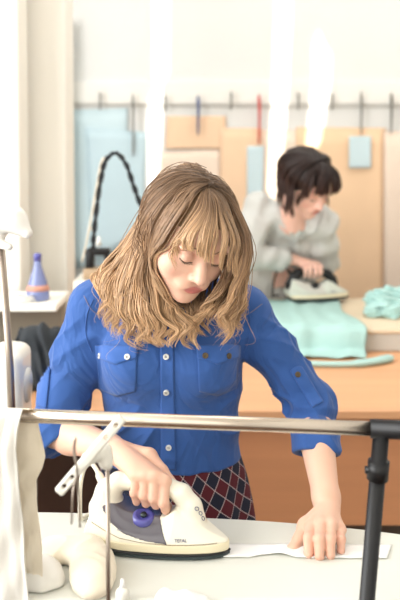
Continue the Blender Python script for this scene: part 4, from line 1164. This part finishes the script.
for px, py, kind in ((166, 357, 0), (166, 391, 0), (169, 447, 0), (102, 356, 0), (128, 357, 0), (205, 356, 1), (227, 356, 1), (45, 374, 0), (297, 375, 1)):
    h = sh.hit([px], [py])[0]; n = sh.grad(h[None])[0]
    Mx = Matrix.Translation(Vector(h + n * .0062)) @ Vector((0, 0, 1)).rotation_difference(Vector(n)).to_matrix().to_4x4()
    bm = bmesh.new(); lathe(bm, [(0, -.006), (.0050, -.006), (.0062, .0002), (.0055, .0018), (.0042, .0012), (0, .0008)], 24, Mx)
    bt_ = obj('button', bm, M['button'] if not kind else M['button_rim'], shirt)
    bm = bmesh.new()
    for a in range(4): 
        t_ = Matrix.Translation((math.cos(a * math.pi / 2 + .8) * .0016, math.sin(a * math.pi / 2 + .8) * .0016, .0012)); lathe(bm, [(0, 0), (.0007, 0), (.0007, .0006), (0, .0006)], 8, Mx @ t_)
    # stitch holes are part of the button's face
    m2 = bpy.data.meshes.new('x'); bm.to_mesh(m2); bm.free()
    nb0 = len(bt_.data.polygons); j = join_meshes('button', [bt_.data, m2]); 
    j.materials.append(M['button'] if not kind else M['button_rim']); j.materials.append(M['lash'])
    for p_ in j.polygons: p_.material_index = 0 if p_.index < nb0 else 1
    j.polygons.foreach_set('use_smooth', [True] * len(j.polygons))
    # second mesh is in world space like the first
    bt_.data = j

# skirt ---------------------------------------------------------------
sk = S()
SECS = [(.50, -.06, 1.80, .205, .160), (.70, -.06, 1.80, .192, .150), (.84, -.06, 1.80, .172, .132), (.90, -.06, 1.80, .160, .120), (.945, -.061, 1.796, .146, .108), (.965, -.061, 1.795, .140, .104)]
sk.loft(SECS, .01)
sk.disp(lambda p: .004 * np.sin(np.arctan2(p[..., 0] + .06, p[..., 1] - 1.80) * 11 + 6 * p[..., 2]) * np.clip((.93 - p[..., 2]) * 8, 0, 1))
sk.loft([(.48, -.06, 1.80, .205, .155), (.66, -.06, 1.80, .19, .145), (.70, -.06, 1.80, .17, .13)], .004, 's')
me = sk.mesh('skirt', (-.32, 1.60, .47), (.20, 2.0, .98), .0040)
co_ = np.empty(len(me.vertices) * 3); me.vertices.foreach_get('co', co_); co_ = co_.reshape(-1, 3)
at = me.attributes.new('Weave', 'FLOAT_VECTOR', 'POINT')
uvw = np.stack([np.arctan2(co_[:, 0] + .06, -(co_[:, 1] - 1.80)) * .17, co_[:, 2], np.zeros(len(co_))], 1)
at.data.foreach_set('vector', uvw.astype(np.float32).ravel())
obj('skirt', me, M['plaid'], wom)
for x in (-1, 1):
    s = S(); an = np.array([-.06 + x * .085, 1.83, .05]); s.chain([an + [0, .02, -.01], an + [0, -.06, -.015], an + [0, -.14, -.022]], [.038, .040, .030], .02); s.plane((0, 0, .001), (0, 0, -1)); s.plane(an + [0, 0, .022], (0, 0, 1))
    obj('shoe', s.mesh('shoe', an - [.07, .21, .06], an + [.07, .1, .06], .004), M['shoe'], wom)

# brows and lashes
def facial(bs, ww, q, surf, parent, mb=M['brow'], ml=M['lash']):
    for x in (-1, 1):
        pts = crom([ww(x * .014, .13, .024), ww(x * .028, .13, .031), ww(x * .046, .12, .024)], 16)
        def drop(pts):
            out = []
            dv = -(ww(0, 1, 0) - ww(0, 0, 0)); dv = nrm(dv)
            for p in pts:
                for _ in range(60): p = p + dv * float(surf(p[None])[0]) * .8
                out.append(p)
            return np.array(out)
        bm = bmesh.new(); tube(bm, drop(pts), np.interp(np.linspace(0, 1, 16), [0, .3, 1], [.0014, .0022, .0006]) * q, 6, flat=.6); obj('eyebrow', bm, mb, parent)
        pts = crom([ww(x * .019, .13, -.003), ww(x * .031, .13, -.0055), ww(x * .043, .12, -.001)], 16); d = drop(pts)
        bm = bmesh.new(); tube(bm, d, np.interp(np.linspace(0, 1, 16), [0, .5, 1], [.0007, .0013, .0008]) * q, 6)
        fwd = nrm(ww(0, 1, 0) - ww(0, 0, 0)); dn = nrm(ww(0, 0, -1) - ww(0, 0, 0))
        for k_ in range(1, 16): tube(bm, [d[k_], d[k_] + fwd * .003 * q + dn * .0015, d[k_] + fwd * .0065 * q + dn * .001 + (ww(x * .002 * (k_ - 7) / 7, 0, 0) - ww(0, 0, 0))], [.0005, .0004, .0001], 4)
        obj('eyelashes', bm, ml, parent)
facial(b, w, Q, b, wom)

# hair ------------------------------------------------------------------
U = S()
U.ell(w(0, -.014, .031), np.array([.0752, .0955, .0795]) * Q, R, .01)
U.plane(w(0, .060, .034), R @ nrm([0, .80, -.60]), .01)
U.chain([w(0, -.065, .01), w(0, -.075, -.05), P(150, 285, 1.78)], [.065, .055, .04], .03)
cap = U.mesh('cap', H - .26, H + .2, .005); colour_points(cap, lambda co: np.tile(lin(122, 94, 66), (len(co), 1)))
coll = S(); add_head(coll, H, R, Q); coll.ops += [o_ for o_ in sh.ops if o_[4] == 'u']
hp = lambda *a: [P(*q_) for q_ in a]
HE = lambda th, ph: w(.077 * math.sin(math.radians(th)) * math.cos(math.radians(ph)), -.012 + .102 * math.cos(math.radians(th)) * math.cos(math.radians(ph)), .030 + .084 * math.sin(math.radians(ph)))
WH = HE(20, 80); WB = HE(180, 80)
def gd(th, *a, root=WH, ph=(62, 34)): return [root] + [HE(th, q_) for q_ in ph] + [P(*q_) for q_ in a]
GL = [gd(150, (158, 190, 1.655), (142, 222, 1.69), (124, 250, 1.712), (104, 268, 1.72), (94, 277, 1.70), (98, 290, 1.69), (108, 300, 1.68), (106, 310, 1.67), root=WB),
      gd(130, (155, 195, 1.63), (142, 225, 1.665), (124, 256, 1.688), (106, 278, 1.68), (106, 297, 1.665), (114, 310, 1.655), (108, 322, 1.65), (114, 334, 1.64), root=WB),
      gd(112, (154, 203, 1.612), (144, 230, 1.64), (131, 257, 1.655), (118, 286, 1.66), (120, 308, 1.645), (130, 322, 1.635), (124, 335, 1.63), (132, 342, 1.625)),
      gd(95, (158, 208, 1.585), (149, 236, 1.61), (139, 262, 1.63), (130, 294, 1.64), (136, 313, 1.63), (146, 326, 1.62), (140, 338, 1.615), (148, 345, 1.61)),
      gd(80, (145, 268, 1.61), (144, 298, 1.62), (152, 314, 1.61), (164, 326, 1.605), (158, 338, 1.60), (166, 346, 1.60)),
      gd(66, (158, 262, 1.585), (163, 290, 1.595), (168, 316, 1.60), (182, 329, 1.595), (178, 342, 1.595), (186, 350, 1.59)),
      gd(52, (169, 258, 1.57), (173, 282, 1.585), (176, 298, 1.59), (180, 311, 1.595), (196, 324, 1.59), (192, 338, 1.59), (200, 348, 1.59))]
GB = [gd(40, (175, 240, 1.53), (167, 256, 1.56), (168, 270, 1.58), ph=(64, 44)),
      gd(24, (186, 234, 1.497), (184, 244, 1.497), (186, 251, 1.50), ph=(64, 44)),
      gd(12, (200, 234, 1.487), (197, 247, 1.487), (197, 256, 1.49), ph=(64, 44)),
      gd(0, (213, 236, 1.487), (210, 253, 1.487), (209, 264, 1.492), ph=(64, 44)),
      gd(-14, (226, 238, 1.492), (222, 256, 1.49), (221, 270, 1.497), ph=(64, 44)),
      gd(-30, (236, 240, 1.508), (233, 258, 1.505), (232, 274, 1.51), ph=(64, 44)),
      gd(-48, (240, 242, 1.53), (238, 260, 1.525), (240, 278, 1.53), ph=(64, 44))]
GR = [gd(-60, (243, 240, 1.552), (241, 262, 1.555), (234, 284, 1.565), (228, 302, 1.575), (216, 316, 1.58), (222, 328, 1.585), (212, 340, 1.59), ph=(62, 38)),
      gd(-76, (245, 238, 1.58), (244, 264, 1.58), (238, 288, 1.58), (235, 305, 1.59), (227, 318, 1.595), (231, 332, 1.60), (221, 344, 1.60), ph=(62, 38)),
      gd(-94, (246, 238, 1.61), (245, 266, 1.61), (243, 290, 1.61), (241, 305, 1.61), (233, 316, 1.61), (237, 326, 1.61), (225, 337, 1.61), ph=(62, 38)),
      gd(-115, (244, 236, 1.66), (243, 266, 1.655), (241, 288, 1.65), (242, 302, 1.64), (236, 312, 1.635), (228, 323, 1.63), root=WB, ph=(62, 38))]
GC = [gd(155, (128, 262, 1.75), (124, 288, 1.74), root=WB), gd(172, (150, 262, 1.77), (146, 288, 1.78), root=WB), gd(190, (180, 262, 1.77), (178, 290, 1.79), root=WB),
      gd(212, (212, 262, 1.75), (208, 290, 1.77), root=WB), gd(232, (234, 262, 1.71), (232, 290, 1.73), root=WB), gd(250, (241, 262, 1.67), (238, 292, 1.69), root=WB)]
GU = [hp((241, 250, 1.57), (240, 270, 1.575), (231, 288, 1.58), (220, 303, 1.59), (208, 316, 1.595), (212, 330, 1.60)),
      hp((229, 256, 1.56), (226, 272, 1.565), (219, 288, 1.575), (210, 302, 1.585), (202, 313, 1.595)),
      hp((240, 250, 1.565), (232, 270, 1.57), (222, 288, 1.58), (208, 303, 1.59), (198, 316, 1.60), (204, 330, 1.60)),
      hp((240, 262, 1.63), (238, 280, 1.62), (226, 300, 1.605), (210, 313, 1.605), (200, 326, 1.605), (206, 338, 1.605)),
      hp((232, 275, 1.66), (226, 292, 1.64), (212, 305, 1.62), (198, 316, 1.61), (188, 328, 1.61), (194, 343, 1.61)),
      hp((158, 268, 1.63), (162, 296, 1.62), (176, 310, 1.61), (178, 321, 1.61), (170, 333, 1.61), (176, 344, 1.61)),
      hp((150, 262, 1.62), (154, 292, 1.62), (164, 310, 1.62), (168, 323, 1.62), (160, 334, 1.62), (152, 343, 1.62))]
sets = []
def hair_set(G, n, margin, **k):
    Ps, rr = strands(G, n, **k)
    r = np.random.default_rng(k.get('seed', 1) + 50)
    mg = margin * r.uniform(.35, 1.25, (len(Ps), 1)); Ps = push(Ps, coll, mg); sets.append((Ps, rr))
hair_set(GL, 1200, .011, seed=11, wave=.012, jit=.006, clumps=50, m=36, wf=2.3, lmin=.74, tight=.028)
hair_set(GB, 600, .006, seed=12, wave=.0012, jit=.0022, clumps=34, rad=.0008, m=22, frizz=.0005, lmin=.95)
hair_set(GR, 420, .007, seed=13, wave=.009, jit=.005, clumps=28, m=34, wf=2.3, lmin=.75, tight=.04)
hair_set(GU, 330, .004, seed=14, wave=.010, jit=.007, clumps=22, wf=1.8, m=26, lmin=.75)
hair_set(GC, 420, .008, seed=15, wave=.003, jit=.004, clumps=30)
hair_set(GL[:5], 60, .020, seed=16, wave=.014, jit=.014, clumps=48, rad=.0005, m=36, wf=2.6, frizz=.006)
hair_set(GR, 46, .014, seed=17, wave=.014, jit=.012, clumps=40, rad=.0005, m=36, wf=2.6, frizz=.006)
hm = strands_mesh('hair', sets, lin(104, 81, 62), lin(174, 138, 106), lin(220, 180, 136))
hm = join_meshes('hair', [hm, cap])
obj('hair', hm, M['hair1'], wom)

# ================================================================== dark haired woman at the back
H2 = P(306, 184, 3.27); R2 = axes(38, 36, 8); Q2 = 1.06
w2 = lambda *p: H2 + R2 @ (np.array(p) * Q2)
BZ2 = BZ + .0150
h2p = PZ(289, 300, BZ2); t2p = PZ(348, 298, BZ2)
IM2 = dict(IM); IM2['shell'] = mat('pale_mint_plastic', (206, 210, 198), .3, coat=.3); IM2['window'] = M['board_side']; IM2['dial'] = M['iron_black']; IM2['grip'] = M['black']
i2, W2_, s2_, k2 = iron(h2p, t2p, BZ2, IM2, 'mint and black steam iron held by the dark haired woman')
def Q_(x, y, z): return W2_(x * k2, y * k2, z * k2)
mc_ = [Q_(.120, .006, .142), Q_(.098, .004, .145), Q_(.076, .006, .144), Q_(.058, .010, .140)]
pi_ = [Q_(.122, -.030, .136), Q_(.100, -.034, .138), Q_(.078, -.032, .137), Q_(.058, -.026, .132)]
di_ = [Q_(.122, -.034, .112), Q_(.100, -.036, .112), Q_(.078, -.034, .112), Q_(.060, -.030, .110)]
ti_ = [Q_(.120, -.018, .094), Q_(.100, -.020, .092), Q_(.080, -.018, .093), Q_(.062, -.016, .094)]
r2R = wr2 = Q_(.02, .03, .160); HAND2 = (wr2, mc_, pi_, di_, ti_, [Q_(.05, .035, .15), Q_(.085, .034, .135), Q_(.115, .028, .120)], 1.05)
b2 = S(); n2 = P(293, 214, 3.40)
s2R = P(259, 208, 3.47); e2R = P(246, 258, 3.38)
s2L = P(322, 222, 3.44); e2L = P(325, 262, 3.60); r2L = P(298, 279, 3.56)
SEC2 = lambda g: [(.80, .36, 3.74, .165 + g, .12 + g), (.95, .36, 3.73, .148 + g, .11 + g), (1.08, .36, 3.68, .145 + g, .108 + g), (1.20, .365, 3.60, .150 + g, .11 + g), (1.30, .37, 3.50, .140 + g, .085 + g), (1.36, .37, 3.46, .085 + g, .06 + g)]
b2.loft(SEC2(0), .03); b2.chain([n2 + [0, .02, -.03], w2(0, -.03, -.06)], [.052, .048], .03)
for s_, e_, w_ in ((s2R, e2R, r2R), (s2L, e2L, r2L)):
    b2.cone(n2 + [0, .04, -.04], s_, .045, .048, .03); b2.chain([s_, e_, e_ * .6 + w_ * .4, w_], [.045, .038, .036, .025], .015)
add_head(b2, H2, R2, Q2)
add_hand(b2, *HAND2)
fl_ = lambda i, j: r2L + np.array([-.02 - .026 * j, -.004 * j, (i - 1.5) * .018])
add_hand(b2, r2L, [fl_(i, .9) for i in range(4)], [fl_(i, 2.0) + [0, 0, .004] for i in range(4)], [fl_(i, 2.7) for i in range(4)], [fl_(i, 3.3) + [0, 0, -.004] for i in range(4)], [r2L + [-.02, -.01, .03], r2L + [-.04, -.015, .045], r2L + [-.06, -.015, .05]])
for x in (-1, 1):
    hp_ = np.array([.36 + x * .085, 3.78, .82]); kn = np.array([.36 + x * .08, 3.78, .46]); an = np.array([.36 + x * .085, 3.80, .09])
    b2.chain([hp_, kn, an], [.085, .055, .035], .03); b2.chain([an, an + [0, -.02, -.045], an + [0, -.14, -.062]], [.035, .035, .022], .02)
b2.plane((0, 0, .004), (0, 0, -1))
wom2 = thing('person', 'dark haired woman in a pale grey shirt ironing at the back table', 'person', (.36, 3.78, 0))
me = b2.mesh('body', (.05, 3.1, -.01), (.66, 3.98, 1.66), .0050)
colour_points(me, lambda co: head_colour(co, H2, R2, Q2, lin(236, 190, 172), lin(190, 104, 100), lin(224, 140, 124)))
obj('body', me, M['skin'], wom2)
g2 = S(); g2.loft([(.92, .36, 3.73, .165, .125)] + SEC2(.014)[1:], .03)
for x in (-1, 1): g2.ell((.37 + x * .062, 3.53, 1.22), (.066, .05, .066), None, .04)
for s_, e_, w_, t_ in ((s2R, e2R, wr2, .74), (s2L, e2L, r2L, .8)):
    g2.cone(n2 + [0, .05, -.05], s_, .054, .062, .03); ce = e_ * (1 - t_) + w_ * t_
    g2.chain([s_, s_ * .5 + e_ * .5, e_, ce], [.062, .060, .055, .046], .025)
    g2.cone(ce + nrm(e_ - ce) * .05, ce, .047, .048, .004)
g2.disp(lambda p: .004 * np.sin(50 * p[..., 2] + 30 * p[..., 0] + 3 * np.sin(24 * p[..., 0] + 10 * p[..., 1])) + .002 * np.sin(90 * p[..., 0] - 40 * p[..., 2]))
g2.cone(n2 + [0, 0, 0], n2 + [.0, -.05, .08], .050, .064, .004, 's')
g2.cone(P(296, 238, 3.38), n2 + [0, -.03, .03], .004, .045, .004, 's')
gs = obj('shirt', g2.mesh('shirt', (.05, 3.2, .90), (.66, 3.95, 1.46), .0045), M['grey_shirt'], wom2)
patch('collar', g2, [(270, 198), (288, 214), (294, 236), (276, 220)], .006, .004, M['grey_shirt'], gs, 10, 10)
patch('collar', g2, [(312, 214), (322, 214), (316, 232), (300, 238)], .006, .004, M['grey_shirt'], gs, 10, 10)
patch('placket', g2, [(293, 240), (300, 240), (300, 292), (294, 292)], .003, .003, M['grey_shirt'], gs, 6, 30)
for py in (250, 270, 288):
    h = g2.hit([297], [py])[0]; n = g2.grad(h[None])[0]
    Mx = Matrix.Translation(Vector(h + n * .009)) @ Vector((0, 0, 1)).rotation_difference(Vector(n)).to_matrix().to_4x4()
    bm = bmesh.new(); lathe(bm, [(0, -.006), (.0055, -.006), (.0065, 0), (.005, .0015), (0, .001)], 18, Mx); obj('button', bm, M['button'], gs)
s = S(); s.loft([(.45, .36, 3.76, .19, .15), (.8, .36, 3.76, .185, .145), (.94, .36, 3.74, .158, .12)], .01); obj('skirt', s.mesh('skirt', (.1, 3.55, .43), (.62, 3.96, .96), .006), M['dark_skirt'], wom2)
for x in (-1, 1):
    s = S(); an = np.array([.36 + x * .085, 3.80, .05]); s.chain([an + [0, .02, -.01], an + [0, -.06, -.015], an + [0, -.14, -.022]], [.038, .040, .030], .02); s.plane((0, 0, .001), (0, 0, -1)); s.plane(an + [0, 0, .022], (0, 0, 1))
    obj('shoe', s.mesh('shoe', an - [.07, .21, .06], an + [.07, .1, .06], .005), M['shoe'], wom2)
facial(b2, w2, Q2, b2, wom2)
U = S(); U.ell(w2(0, -.020, .040), np.array([.088, .104, .088]) * Q2, R2, .01); U.plane(w2(0, .060, .030), R2 @ nrm([0, .80, -.60]), .01)
U.chain([w2(-.02, -.065, .01), w2(-.02, -.075, -.05)], [.07, .058], .03)
cap = U.mesh('cap', H2 - .26, H2 + .22, .006); colour_points(cap, lambda co: np.tile(lin(40, 26, 22), (len(co), 1)))
coll = S(); add_head(coll, H2, R2, Q2); coll.ops += [o_ for o_ in g2.ops if o_[4] == 'u']
l2 = lambda *a: [w2(*q_) for q_ in a]
sets = []
# strands given in head coordinates: crown, side, and the fall along the world's vertical
dnv = R2.T @ np.array([0, 0, -1.0])
def fall(p, n_, step, spread=(0, 0, 0)):
    p = np.array(p); return [tuple(p + dnv * step * i + np.array(spread) * i) for i in range(1, n_ + 1)]
GA = []
for th_ in np.linspace(-200, 10, 9):
    a = math.radians(th_); c_, s_ = math.cos(a), math.sin(a)
    # th = angle about the crown axis, 0 = her right... 90 = back
    sx, sy = -c_, s_
    pts = [(0.0 + .01 * sx, .02, .128), (.05 * sx, -.01 + .055 * sy + .01, .118), (.086 * sx, -.016 + .10 * sy, .075), (.096 * sx, -.018 + .112 * sy, .03)]
    pts += fall(pts[-1], 3, .043)
    GA.append(l2(*pts))
hair_set(GA, 620, .014, seed=31, wave=.006, jit=.006, clumps=30, rad=.0018)
GF = [l2((-.01, .03, .130), (-.05, .07, .105), (-.070, .088, .062), (-.074, .086, .030), (-.076, .070, .0)),
      l2((0, .03, .130), (-.03, .085, .105), (-.040, .108, .065), (-.042, .112, .040)), l2((0, .03, .130), (-.005, .09, .108), (-.008, .115, .066), (-.008, .118, .036)),
      l2((.005, .03, .130), (.03, .085, .105), (.036, .110, .065), (.036, .112, .036)), l2((.01, .03, .130), (.05, .07, .105), (.066, .092, .060), (.070, .092, .020)),
      l2((.01, .03, .130), (.06, .05, .100), (.082, .066, .052), (.090, .064, .0), (.094, .07, -.05))]
hair_set(GF, 420, .012, seed=32, wave=.003, jit=.004, clumps=24, rad=.0016)
hm = strands_mesh('hair', sets, lin(34, 22, 20), lin(50, 32, 26), lin(66, 42, 34)); hm = join_meshes('hair', [hm, cap])
obj('hair', hm, M['hair2'], wom2)
